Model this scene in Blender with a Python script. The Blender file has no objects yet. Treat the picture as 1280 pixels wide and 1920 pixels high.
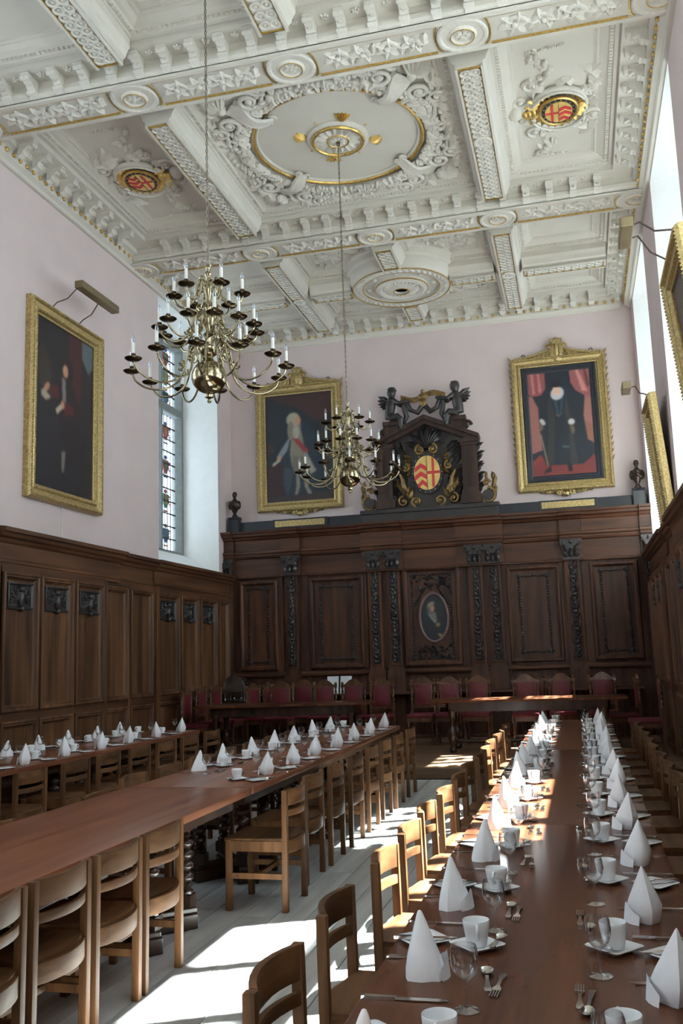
import bpy, bmesh, math, random
import numpy as np
from mathutils import Vector, Matrix
random.seed(7)
PI = math.pi
S = bpy.context.scene
COL = S.collection

# ------------------------------------------------------------------ camera
F_PX, YAW, PIT, ROL = 1729.8, 0.2458, 0.1560, -0.0331
cd = bpy.data.cameras.new('camera'); cam = bpy.data.objects.new('camera', cd); COL.objects.link(cam)
fw = Vector((-math.sin(YAW)*math.cos(PIT), math.cos(YAW)*math.cos(PIT), math.sin(PIT)))
rt = Vector((math.cos(YAW), math.sin(YAW), 0)); up = rt.cross(fw)
r2 = math.cos(ROL)*rt + math.sin(ROL)*up; u2 = -math.sin(ROL)*rt + math.cos(ROL)*up
cam.matrix_world = Matrix(((r2.x, u2.x, -fw.x, 0), (r2.y, u2.y, -fw.y, 0), (r2.z, u2.z, -fw.z, 1.6), (0, 0, 0, 1)))
cd.sensor_fit = 'VERTICAL'; cd.sensor_height = 24.0; cd.sensor_width = 16.0
cd.lens = F_PX/1920*24.0; cd.clip_start = 0.05; cd.clip_end = 200
S.camera = cam

# ------------------------------------------------------------------ world, sun, daylight portals, exposure
W = bpy.data.worlds.new('sky'); S.world = W; W.use_nodes = True
bg = W.node_tree.nodes['Background']; bg.inputs[0].default_value = (0.90, 0.95, 1.0, 1); bg.inputs[1].default_value = 7.5
sd = bpy.data.lights.new('sun', 'SUN'); sun = bpy.data.objects.new('sun', sd); COL.objects.link(sun)
sd.energy = 300.0; sd.angle = 0.012; sd.color = (1.0, 0.95, 0.86)
sun.rotation_euler = Vector((-1, -0.51, -1.757)).to_track_quat('-Z', 'Y').to_euler()
WIN_R = [(13.85, 16.5), (9.55, 12.2), (5.25, 7.9), (0.40, 3.05), (-3.9, -1.25)]  # unseen opening beside the viewer is shifted to keep sun off the table
WIN_L = [(13.66, 16.28), (5.0, 7.62), (0.7, 3.32), (-3.6, -0.98)]  # nearer openings are out of view, added to let in light
XL, XR, YE, YN = -6.5, 1.33, 17.0, -5.0
ZS, ZH = 3.30, 7.74
for side, wins in ((1, WIN_R), (-1, WIN_L)):
    for a, b in wins:
        l = bpy.data.lights.new('daylight_portal', 'AREA'); l.shape = 'RECTANGLE'; l.size = ZH-ZS; l.size_y = b-a
        l.cycles.is_portal = True
        o = bpy.data.objects.new('daylight_portal', l); COL.objects.link(o)
        o.location = ((XR+0.05 if side > 0 else XL-0.05), (a+b)/2, (ZS+ZH)/2)
        o.rotation_euler = (0, PI/2 if side > 0 else -PI/2, 0)
vs = S.view_settings
vs.view_transform = 'Standard'; vs.look = 'None'; vs.gamma = 1.0; vs.use_curve_mapping = False
vs.exposure = 0.04
cy = S.cycles
cy.use_denoising = True; cy.adaptive_threshold = 0.015
cy.max_bounces = 9; cy.diffuse_bounces = 5; cy.glossy_bounces = 4; cy.transmission_bounces = 6; cy.transparent_max_bounces = 12
cy.sample_clamp_indirect = 12.0; cy.caustics_reflective = False; cy.caustics_refractive = False

# ------------------------------------------------------------------ helpers
class MB:
    def __init__(s): s.v = []; s.f = []
    def add(s, vs, fs):
        n = len(s.v); s.v.extend(vs); s.f.extend([tuple(i+n for i in f) for f in fs]); return s
    def box(s, x0, y0, z0, x1, y1, z1):
        return s.add([(x0,y0,z0),(x1,y0,z0),(x1,y1,z0),(x0,y1,z0),(x0,y0,z1),(x1,y0,z1),(x1,y1,z1),(x0,y1,z1)],
                     [(0,3,2,1),(4,5,6,7),(0,1,5,4),(1,2,6,5),(2,3,7,6),(3,0,4,7)])
    def hexa(s, p):                                   # eight corners, bottom loop then top loop
        return s.add(p, [(0,3,2,1),(4,5,6,7),(0,1,5,4),(1,2,6,5),(2,3,7,6),(3,0,4,7)])
    def mbox(s, M, u0, v0, h0, u1, v1, h1):
        return s.hexa([M(u0,v0,h0),M(u1,v0,h0),M(u1,v1,h0),M(u0,v1,h0),M(u0,v0,h1),M(u1,v0,h1),M(u1,v1,h1),M(u0,v1,h1)])
    def tube(s, pts, r, n=8, closed=False):
        pts = [Vector(p) for p in pts]; m = len(pts)
        rs = r if isinstance(r, (list, tuple)) else [r]*m
        vs = []; t0 = None; nrm = None
        for i, p in enumerate(pts):
            if closed: t = pts[(i+1) % m]-pts[i-1]
            else: t = pts[min(i+1, m-1)]-pts[max(i-1, 0)]
            t = t.normalized() if t.length > 1e-9 else Vector((0,0,1))
            if nrm is None:
                a = Vector((0,0,1)) if abs(t.z) < 0.9 else Vector((1,0,0))
                nrm = (a-t*a.dot(t)).normalized()
            else:
                nrm = nrm-t*nrm.dot(t)
                nrm = nrm.normalized() if nrm.length > 1e-6 else t.orthogonal().normalized()
            b = t.cross(nrm)
            for k in range(n):
                q = 2*PI*k/n
                vs.append(tuple(p+(nrm*math.cos(q)+b*math.sin(q))*rs[i]))
        fs = []
        for i in range(m if closed else m-1):
            j = (i+1) % m
            for k in range(n):
                l = (k+1) % n
                fs.append((i*n+k, i*n+l, j*n+l, j*n+k))
        if not closed:
            fs.append(tuple(range(n-1, -1, -1))); fs.append(tuple((m-1)*n+k for k in range(n)))
        return s.add(vs, fs)
    def lathe(s, prof, n=16, o=(0,0,0), ax='z', lobes=0, amp=0, twist=0):
        vs = []
        for r, h in prof:
            for k in range(n):
                q = 2*PI*k/n
                rr = r*(1+amp*math.cos(lobes*q+twist*h)) if lobes else r
                a, b = rr*math.cos(q), rr*math.sin(q)
                vs.append({'z': (o[0]+a, o[1]+b, o[2]+h), 'y': (o[0]+a, o[1]+h, o[2]-b), 'x': (o[0]+h, o[1]+a, o[2]+b)}[ax])
        fs = []; m = len(prof)
        for i in range(m-1):
            for k in range(n):
                l = (k+1) % n; fs.append((i*n+k, i*n+l, (i+1)*n+l, (i+1)*n+k))
        if prof[0][0] > 1e-5: fs.append(tuple(range(n-1, -1, -1)))
        if prof[-1][0] > 1e-5: fs.append(tuple((m-1)*n+k for k in range(n)))
        return s.add(vs, fs)
    def ell(s, c, r, rot=None, nu=8, nv=5):
        vs = []; fs = []
        R = rot if rot is not None else Matrix.Identity(3)
        if not isinstance(r, (tuple, list)): r = (r, r, r)
        c = Vector(c)
        vs.append(tuple(c+R@Vector((0,0,r[2]))))
        for i in range(1, nv):
            t = PI*i/nv
            for k in range(nu):
                q = 2*PI*k/nu
                vs.append(tuple(c+R@Vector((r[0]*math.sin(t)*math.cos(q), r[1]*math.sin(t)*math.sin(q), r[2]*math.cos(t)))))
        vs.append(tuple(c+R@Vector((0,0,-r[2])))); L = len(vs)-1
        for k in range(nu):
            l = (k+1) % nu
            fs.append((0, 1+k, 1+l)); fs.append((L, 1+(nv-2)*nu+l, 1+(nv-2)*nu+k))
            for i in range(nv-2): fs.append((1+i*nu+k, 1+(i+1)*nu+k, 1+(i+1)*nu+l, 1+i*nu+l))
        return s.add(vs, fs)
    def mell(s, M, u, v, h, ru, rv, rh, ang=0, nu=8, nv=5):   # ellipsoid laid on a mapped surface
        vs = []; fs = []; ca, sa = math.cos(ang), math.sin(ang)
        def P(a, b, c): return M(u+a*ca-b*sa, v+a*sa+b*ca, h+c)
        vs.append(P(0,0,rh))
        for i in range(1, nv):
            t = PI*i/nv
            for k in range(nu):
                q = 2*PI*k/nu
                vs.append(P(ru*math.sin(t)*math.cos(q), rv*math.sin(t)*math.sin(q), rh*math.cos(t)))
        vs.append(P(0,0,-rh)); L = len(vs)-1
        for k in range(nu):
            l = (k+1) % nu
            fs.append((0, 1+k, 1+l)); fs.append((L, 1+(nv-2)*nu+l, 1+(nv-2)*nu+k))
            for i in range(nv-2): fs.append((1+i*nu+k, 1+(i+1)*nu+k, 1+(i+1)*nu+l, 1+i*nu+l))
        return s.add(vs, fs)
    def frame(s, M, u0, v0, u1, v1, prof):
        vs = []; m = len(prof)
        for d, h in prof:
            vs += [M(u0+d,v0+d,h), M(u1-d,v0+d,h), M(u1-d,v1-d,h), M(u0+d,v1-d,h)]
        fs = []
        for i in range(m-1):
            for k in range(4):
                l = (k+1) % 4; fs.append((i*4+k, i*4+l, (i+1)*4+l, (i+1)*4+k))
        return s.add(vs, fs)
    def mould(s, ax, a0, a1, poly):                   # poly closed in the two other axes (in xyz order)
        n = len(poly)
        def P(a, p): return {'x': (a, p[0], p[1]), 'y': (p[0], a, p[1]), 'z': (p[0], p[1], a)}[ax]
        vs = [P(a0, p) for p in poly]+[P(a1, p) for p in poly]
        fs = [(k, (k+1) % n, n+(k+1) % n, n+k) for k in range(n)]+[tuple(range(n-1, -1, -1)), tuple(range(n, 2*n))]
        return s.add(vs, fs)
    def prism(s, M, poly, h0, h1):
        n = len(poly)
        vs = [M(u,v,h0) for u,v in poly]+[M(u,v,h1) for u,v in poly]
        fs = [(k, (k+1) % n, n+(k+1) % n, n+k) for k in range(n)]+[tuple(range(n-1, -1, -1)), tuple(range(n, 2*n))]
        return s.add(vs, fs)
    def leaf(s, M, u, v, ang, L, Wd, h, curl=0.0, h0=0.0):
        vs = []; fs = []; N = 5
        for i in range(N+1):
            t = i/N; w = Wd*math.sin(PI*min(1, 0.12+t*0.9))**0.8*(1 if i % 2 == 0 else 1.18)
            a = ang+curl*t; cu = u+L*t*math.cos(ang+curl*t*0.5); cv = v+L*t*math.sin(ang+curl*t*0.5)
            hh = h0+h*(0.35+0.65*math.sin(PI*min(1, t*0.8+0.15)))
            nx, ny = -math.sin(a), math.cos(a)
            vs += [M(cu+nx*w/2, cv+ny*w/2, h0), M(cu, cv, hh), M(cu-nx*w/2, cv-ny*w/2, h0)]
        for i in range(N):
            for k in range(2): fs.append((i*3+k, i*3+k+1, (i+1)*3+k+1, (i+1)*3+k))
        return s.add(vs, fs)
    def scroll(s, M, u, v, ang, R, turns=1.5, r0=0.02, dirn=1, lead=0.0, n=6, h=None):
        pts = []; rs = []; N = int(10*turns)+4
        h = r0*0.6 if h is None else h
        for i in range(N+1):
            t = i/N; q = ang+dirn*t*turns*2*PI; rr = R*(1-0.88*t)
            pts.append(M(u+rr*math.cos(q), v+rr*math.sin(q), h)); rs.append(r0*(1-0.55*t))
        if lead:
            q = ang; tx, ty = -math.sin(q)*-dirn, math.cos(q)*-dirn
            for k in (1, 2, 3):
                f = lead*k/3
                pts.insert(0, M(u+R*math.cos(q)+tx*f+math.cos(q)*f*f/lead*0.5, v+R*math.sin(q)+ty*f+math.sin(q)*f*f/lead*0.5, h)); rs.insert(0, r0*(1-0.2*k))
        s.tube(pts, rs, n); s.v[-1] = s.v[-1]
        s.mell(M, u, v, h, r0*1.5, r0*1.5, r0*1.2, nu=6, nv=4)
        return s
    def build(s, name, mat, parent=None, smooth=35, loc=None, bevel=0):
        me = bpy.data.meshes.new(name); me.from_pydata(s.v, [], s.f)
        bm = bmesh.new(); bm.from_mesh(me)
        bmesh.ops.recalc_face_normals(bm, faces=bm.faces)
        if bevel:
            bmesh.ops.bevel(bm, geom=[e for e in bm.edges if len(e.link_faces) == 2 and e.calc_face_angle(0) > 0.6], offset=bevel, segments=2, affect='EDGES', profile=0.6, clamp_overlap=True)
        bm.to_mesh(me); bm.free()
        if smooth:
            me.polygons.foreach_set('use_smooth', [True]*len(me.polygons)); me.set_sharp_from_angle(angle=math.radians(smooth))
        me.materials.append(mat)
        o = bpy.data.objects.new(name, me); COL.objects.link(o)
        if parent: o.parent = parent
        if loc: o.location = loc
        return o
def empty(name, loc=(0,0,0), rz=0.0):
    o = bpy.data.objects.new(name, None); COL.objects.link(o); o.empty_display_size = 0.1
    o.location = loc; o.rotation_euler = (0, 0, rz); return o
def tag(o, label, cat, group=None):
    o['label'] = label; o['category'] = cat
    if group: o['group'] = group
    return o
def struct(o, label=None):
    o['kind'] = 'structure'
    if label: o['label'] = label
    return o
def stuff(o): o['kind'] = 'stuff'; return o
def inst(src, parent=None, loc=None, rot=None, scale=None):
    c = src.copy(); COL.objects.link(c); c.parent = parent
    if loc is not None: c.location = loc
    if rot is not None: c.rotation_euler = rot
    if scale is not None: c.scale = scale if isinstance(scale, (tuple, list)) else (scale,)*3
    return c
def copy_tree(o, parent=None):
    c = o.copy(); COL.objects.link(c); c.parent = parent
    for ch in list(KIDS.get(o.name, [])) or list(o.children): copy_tree(ch, c)
    return c
KIDS = {}
ORD = ['first','second','third','fourth','fifth','sixth','seventh','eighth','ninth','tenth','eleventh','twelfth','thirteenth','fourteenth','fifteenth','sixteenth','seventeenth','eighteenth']

# ------------------------------------------------------------------ materials
def lin(c):
    return tuple(((x/255)/12.92 if x/255 <= 0.04045 else ((x/255+0.055)/1.055)**2.4) for x in c)
def newmat(name):
    m = bpy.data.materials.new(name); m.use_nodes = True
    return m, m.node_tree, m.node_tree.nodes['Principled BSDF']
def link(t, a, b): t.links.new(a, b)
def plain(name, c, rough=0.5, metal=0.0, var=0.06, scale=8.0, bump=0.0, spec=0.5, coat=0.0, bscale=40.0):
    m, t, p = newmat(name)
    p.inputs['Roughness'].default_value = rough; p.inputs['Metallic'].default_value = metal
    p.inputs['Specular IOR Level'].default_value = spec; p.inputs['Coat Weight'].default_value = coat
    tc = t.nodes.new('ShaderNodeTexCoord'); n = t.nodes.new('ShaderNodeTexNoise'); n.inputs['Scale'].default_value = scale; n.inputs['Detail'].default_value = 5
    link(t, tc.outputs['Object'], n.inputs['Vector'])
    r = t.nodes.new('ShaderNodeValToRGB'); link(t, n.outputs['Fac'], r.inputs[0])
    r.color_ramp.elements[0].position = 0.3; r.color_ramp.elements[1].position = 0.7
    r.color_ramp.elements[0].color = tuple(x*(1-var) for x in c)+(1,); r.color_ramp.elements[1].color = tuple(min(1, x*(1+var)) for x in c)+(1,)
    link(t, r.outputs[0], p.inputs['Base Color'])
    if bump:
        n2 = t.nodes.new('ShaderNodeTexNoise'); n2.inputs['Scale'].default_value = bscale; n2.inputs['Detail'].default_value = 4
        link(t, tc.outputs['Object'], n2.inputs['Vector'])
        b = t.nodes.new('ShaderNodeBump'); b.inputs['Strength'].default_value = bump; b.inputs['Distance'].default_value = 0.01
        link(t, n2.outputs['Fac'], b.inputs['Height']); link(t, b.outputs[0], p.inputs['Normal'])
    return m
def wood(name, dark, light, axis='z', rough=0.4, scale=14.0, coat=0.0, vary=0.25, bump=0.12, spec=0.3):
    m, t, p = newmat(name)
    tc = t.nodes.new('ShaderNodeTexCoord'); mp = t.nodes.new('ShaderNodeMapping'); oi = t.nodes.new('ShaderNodeObjectInfo')
    sc = {'x': (0.07, 1, 1), 'y': (1, 0.07, 1), 'z': (1, 1, 0.07)}[axis]
    mp.inputs['Scale'].default_value = sc
    ad = t.nodes.new('ShaderNodeVectorMath'); ad.operation = 'ADD'
    cx = t.nodes.new('ShaderNodeMath'); cx.operation = 'MULTIPLY'; cx.inputs[1].default_value = 37.0
    link(t, oi.outputs['Random'], cx.inputs[0]); link(t, tc.outputs['Object'], ad.inputs[0]); link(t, cx.outputs[0], ad.inputs[1])
    link(t, ad.outputs[0], mp.inputs['Vector'])
    n = t.nodes.new('ShaderNodeTexNoise'); n.inputs['Scale'].default_value = scale; n.inputs['Detail'].default_value = 8; n.inputs['Distortion'].default_value = 0.6
    link(t, mp.outputs[0], n.inputs['Vector'])
    r = t.nodes.new('ShaderNodeValToRGB'); link(t, n.outputs['Fac'], r.inputs[0])
    r.color_ramp.elements[0].position = 0.32; r.color_ramp.elements[1].position = 0.68
    r.color_ramp.elements[0].color = dark+(1,); r.color_ramp.elements[1].color = light+(1,)
    mr = t.nodes.new('ShaderNodeMapRange'); mr.inputs['To Min'].default_value = 1-vary; mr.inputs['To Max'].default_value = 1+vary
    link(t, oi.outputs['Random'], mr.inputs['Value'])
    hs = t.nodes.new('ShaderNodeHueSaturation'); link(t, r.outputs[0], hs.inputs['Color']); link(t, mr.outputs[0], hs.inputs['Value'])
    link(t, hs.outputs[0], p.inputs['Base Color'])
    p.inputs['Roughness'].default_value = rough; p.inputs['Coat Weight'].default_value = coat; p.inputs['Coat Roughness'].default_value = 0.12; p.inputs['Specular IOR Level'].default_value = spec
    b = t.nodes.new('ShaderNodeBump'); b.inputs['Strength'].default_value = bump; b.inputs['Distance'].default_value = 0.004
    link(t, n.outputs['Fac'], b.inputs['Height']); link(t, b.outputs[0], p.inputs['Normal'])
    return m
def thin_glass(name, tint=(0.95, 0.97, 0.97), refl=0.35, ior=1.5):
    m, t, p = newmat(name); t.nodes.remove(p); out = t.nodes['Material Output']
    tr = t.nodes.new('ShaderNodeBsdfTransparent'); tr.inputs[0].default_value = tint+(1,)
    gl = t.nodes.new('ShaderNodeBsdfGlossy'); gl.inputs['Roughness'].default_value = 0.04
    fr = t.nodes.new('ShaderNodeLayerWeight'); fr.inputs['Blend'].default_value = refl
    mx = t.nodes.new('ShaderNodeMixShader'); link(t, fr.outputs['Facing'], mx.inputs[0]); link(t, tr.outputs[0], mx.inputs[1]); link(t, gl.outputs[0], mx.inputs[2])
    link(t, mx.outputs[0], out.inputs[0]); return m
def vcol(name, rough=0.5):
    m, t, p = newmat(name); a = t.nodes.new('ShaderNodeVertexColor'); a.layer_name = 'Col'
    link(t, a.outputs[0], p.inputs['Base Color']); p.inputs['Roughness'].default_value = rough
    return m
M_wall = plain('pink_lime_wash', (0.66, 0.55, 0.54), 0.85, var=0.03, scale=2.0, bump=0.08, spec=0.2)
M_reveal = plain('white_reveal', (0.82, 0.82, 0.80), 0.8, var=0.02, spec=0.2)
M_plaster = plain('ceiling_plaster', (0.62, 0.585, 0.515), 0.75, var=0.03, scale=3.0, spec=0.25, bump=0.05)
M_relief = plain('plaster_relief', (0.65, 0.617, 0.55), 0.7, var=0.05, scale=30.0, spec=0.25)
M_gold = plain('gilding', (0.60, 0.40, 0.13), 0.36, 0.8, var=0.25, scale=30.0, bump=0.1)
M_gframe = plain('gilt_frame', (0.46, 0.345, 0.155), 0.42, 0.7, var=0.35, scale=40.0, bump=0.35, bscale=70)
M_brass = plain('aged_brass', (0.34, 0.285, 0.18), 0.16, 1.0, var=0.15, scale=12.0)
M_dbrass = plain('dark_brass_pan', (0.09, 0.065, 0.04), 0.22, 1.0, var=0.2, scale=14.0)
M_chain = plain('chain_metal', (0.20, 0.17, 0.13), 0.35, 0.9, var=0.3, scale=30.0)
M_candle = plain('candle_sleeve', (0.82, 0.80, 0.76), 0.4, var=0.03)
M_bulb = thin_glass('bulb_glass', (0.88, 0.92, 0.99), 0.55)
M_glass = thin_glass('wine_glass_glass', (0.985, 0.99, 0.99), 0.30)
M_window = thin_glass('leaded_glass', (0.86, 0.93, 0.97), 0.1)
M_wain = wood('dark_oak_panelling', (0.040, 0.016, 0.007), (0.165, 0.074, 0.032), 'z', 0.48, 7.0, 0.05, 0.2)
M_wainh = wood('dark_oak_moulding', (0.042, 0.018, 0.009), (0.125, 0.055, 0.025), 'y', 0.45, 9.0, 0.05, 0.15)
M_endw = wood('end_oak_panelling', (0.034, 0.014, 0.009), (0.11, 0.045, 0.024), 'z', 0.48, 9.0, 0.05, 0.2)
M_endh = wood('end_oak_moulding', (0.036, 0.014, 0.008), (0.10, 0.040, 0.020), 'x', 0.45, 9.0, 0.05, 0.15)
M_carve = plain('carved_black_oak', (0.030, 0.025, 0.025), 0.34, var=0.3, scale=25.0, spec=0.5)
M_carvegilt = plain('worn_gilt_carving', (0.20, 0.12, 0.04), 0.4, 0.4, var=0.6, scale=18.0)
M_ped = wood('pediment_black_oak', (0.020, 0.012, 0.010), (0.060, 0.032, 0.024), 'z', 0.42, 9.0, 0.05, 0.15)
M_tabler = wood('mahogany_table_top', (0.062, 0.020, 0.010), (0.130, 0.048, 0.023), 'y', 0.26, 10.0, 0.0, 0.1, 0.05, 0.16)
M_tablem = wood('worn_red_oak_top', (0.13, 0.042, 0.020), (0.23, 0.085, 0.042), 'y', 0.30, 10.0, 0.0, 0.1, 0.05, 0.22)
M_tleg = wood('black_oak_turning', (0.020, 0.011, 0.008), (0.055, 0.027, 0.018), 'z', 0.25, 9.0, 0.25, 0.2)
M_chair = wood('oak_chair', (0.060, 0.025, 0.010), (0.150, 0.069, 0.029), 'z', 0.5, 16.0, 0.0, 0.28, 0.12, 0.18)
M_chairr = wood('oak_chair_rail', (0.060, 0.025, 0.010), (0.150, 0.069, 0.029), 'y', 0.5, 16.0, 0.0, 0.28, 0.12, 0.18)
M_redwood = wood('walnut_chair', (0.06, 0.026, 0.012), (0.15, 0.07, 0.034), 'z', 0.35, 14.0, 0.3, 0.2)
M_leather = plain('red_leather', (0.115, 0.008, 0.016), 0.5, var=0.15, scale=12.0, bump=0.15)
M_floor = wood('scrubbed_floor_board', (0.33, 0.335, 0.33), (0.52, 0.525, 0.51), 'y', 0.42, 10.0, 0.0, 0.14, 0.15)
M_joint = plain('dark_floor_joint', (0.05, 0.045, 0.04), 0.8)
M_dais = wood('brown_dais_board', (0.13, 0.075, 0.045), (0.25, 0.15, 0.09), 'x', 0.35, 10.0, 0.2, 0.2)
M_white = plain('white_china', (0.80, 0.81, 0.83), 0.12, var=0.01, spec=0.6)
M_napkin = plain('white_napkin', (0.84, 0.84, 0.87), 0.8, var=0.02, scale=30, bump=0.12, bscale=60, spec=0.2)
M_steel = plain('polished_cutlery', (0.62, 0.60, 0.57), 0.16, 1.0, var=0.1)
M_iron = plain('black_iron', (0.02, 0.02, 0.02), 0.5, 0.3, var=0.2)
M_stone = plain('grey_stone_mullion', (0.20, 0.215, 0.21), 0.8, var=0.1, scale=12)
M_lampbox = plain('bronze_picture_light', (0.23, 0.18, 0.10), 0.4, 0.6, var=0.1)
M_bronze = plain('bronze_bust', (0.045, 0.030, 0.022), 0.35, 0.5, var=0.4, scale=14)
M_black = plain('black_frame_wood', (0.015, 0.017, 0.024), 0.3, var=0.2)
M_red = plain('heraldic_red', (0.52, 0.035, 0.035), 0.5, var=0.1)
M_hgold = plain('heraldic_gold', (0.74, 0.52, 0.17), 0.45, 0.35, var=0.12)
M_hblack = plain('heraldic_black', (0.012, 0.014, 0.022), 0.45, var=0.1)
M_paint = vcol('oil_painting', 0.45)
M_paper = plain('white_card', (0.80, 0.83, 0.88), 0.7, var=0.01)
M_silver = plain('silver_dish', (0.48, 0.48, 0.49), 0.18, 1.0, var=0.05)
M_cable = plain('brown_cable', (0.10, 0.06, 0.05), 0.5, var=0.1)
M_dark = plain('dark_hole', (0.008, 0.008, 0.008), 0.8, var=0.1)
# ------------------------------------------------------------------ room shell
WT = 0.95                                             # wall thickness
Lm = lambda u, v, h: (XL+h, u, v)                     # left wall: u = y, v = z, h into the room
Rm = lambda u, v, h: (XR-h, u, v)
Em = lambda u, v, h: (u, YE-h, v)                     # far wall: u = x
fl = MB().box(XL-WT, YN-0.3, -0.3, XR+WT, YE+0.3, -0.012).build('floor', M_joint, smooth=0); struct(fl, 'pale scrubbed board floor of the hall')
# boards run down the hall
bw = 0.215; cols = int((XR-XL)/bw)+1
proto = {}
nb = 0
for i in range(cols):
    x = XL+bw*(i+0.5)
    if x < -4.2: y_list = [(2.0, 12.2)]
    else:
        off = (i*1.37) % 2.6; y_list = []
        y = -0.6-off
        while y < 12.2:
            y_list.append((max(-1.5, y), min(y+2.6, 12.2))); y += 2.6
    for a, b in y_list:
        if b-a < 0.1 or b < 1.0 and x > -4.2 and b < -0.5: continue
        key = round(b-a, 2)
        if key not in proto:
            proto[key] = MB().box(-bw/2+0.003, -(b-a)/2+0.0015, -0.02, bw/2-0.003, (b-a)/2-0.0015, 0.0).build('floor_board', M_floor, fl, smooth=0)
            o = proto[key]
        else: o = inst(proto[key], fl)
        o.location = (x, (a+b)/2, random.uniform(-0.0015, 0.0))
MB().box(XL, YN, -0.02, XR, -1.5, -0.001).build('floor_boards_behind', M_floor, fl, smooth=0)
# dais
DZ = 0.15
da = MB().mould('x', XL, XR, [(12.26, 0.0), (12.26, DZ-0.03), (12.24, DZ-0.025), (12.24, DZ-0.002), (YE, DZ-0.002), (YE, 0.0)]).build('dais', M_dais, smooth=0)
struct(da, 'low brown boarded dais across the far end of the hall')
for k in range(16):
    y0 = 12.232+k*0.27
    if y0+0.27 > YE-0.35: break
    MB().box(XL, y0, DZ-0.03, XR, y0+0.266, DZ).build('dais_board', M_dais, da, smooth=0)

def wall_with_openings(name, side, wins, label):
    x0, x1 = (XR, XR+WT) if side > 0 else (XL-WT, XL)
    mb = MB(); ys = [YN-0.3]
    for a, b in sorted(wins): ys += [a, b]
    ys.append(YE+0.3)
    for i in range(0, len(ys), 2): mb.box(x0, ys[i], -0.3, x1, ys[i+1], 8.6)
    for a, b in wins:
        mb.box(x0, a, -0.3, x1, b, 2.95); mb.box(x0, a, ZH+0.01, x1, b, 8.6)
    w = mb.build(name, M_wall, smooth=0); struct(w, label)
    return w
wl = wall_with_openings('wall_left', -1, WIN_L, 'pale pink plaster wall above the panelling on the left side')
wr = wall_with_openings('wall_right', 1, WIN_R, 'pale pink plaster wall with tall windows on the right side')
struct(MB().box(XL-WT, YE, -0.3, XR+WT, YE+0.4, 8.6).build('wall_far', M_wall, smooth=0), 'pale pink plaster end wall behind the high table')
struct(MB().box(XL-WT, YN-0.4, -0.3, XR+WT, YN, 8.6).build('wall_back', M_wall, smooth=0), 'plain plaster wall behind the viewer')

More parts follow.
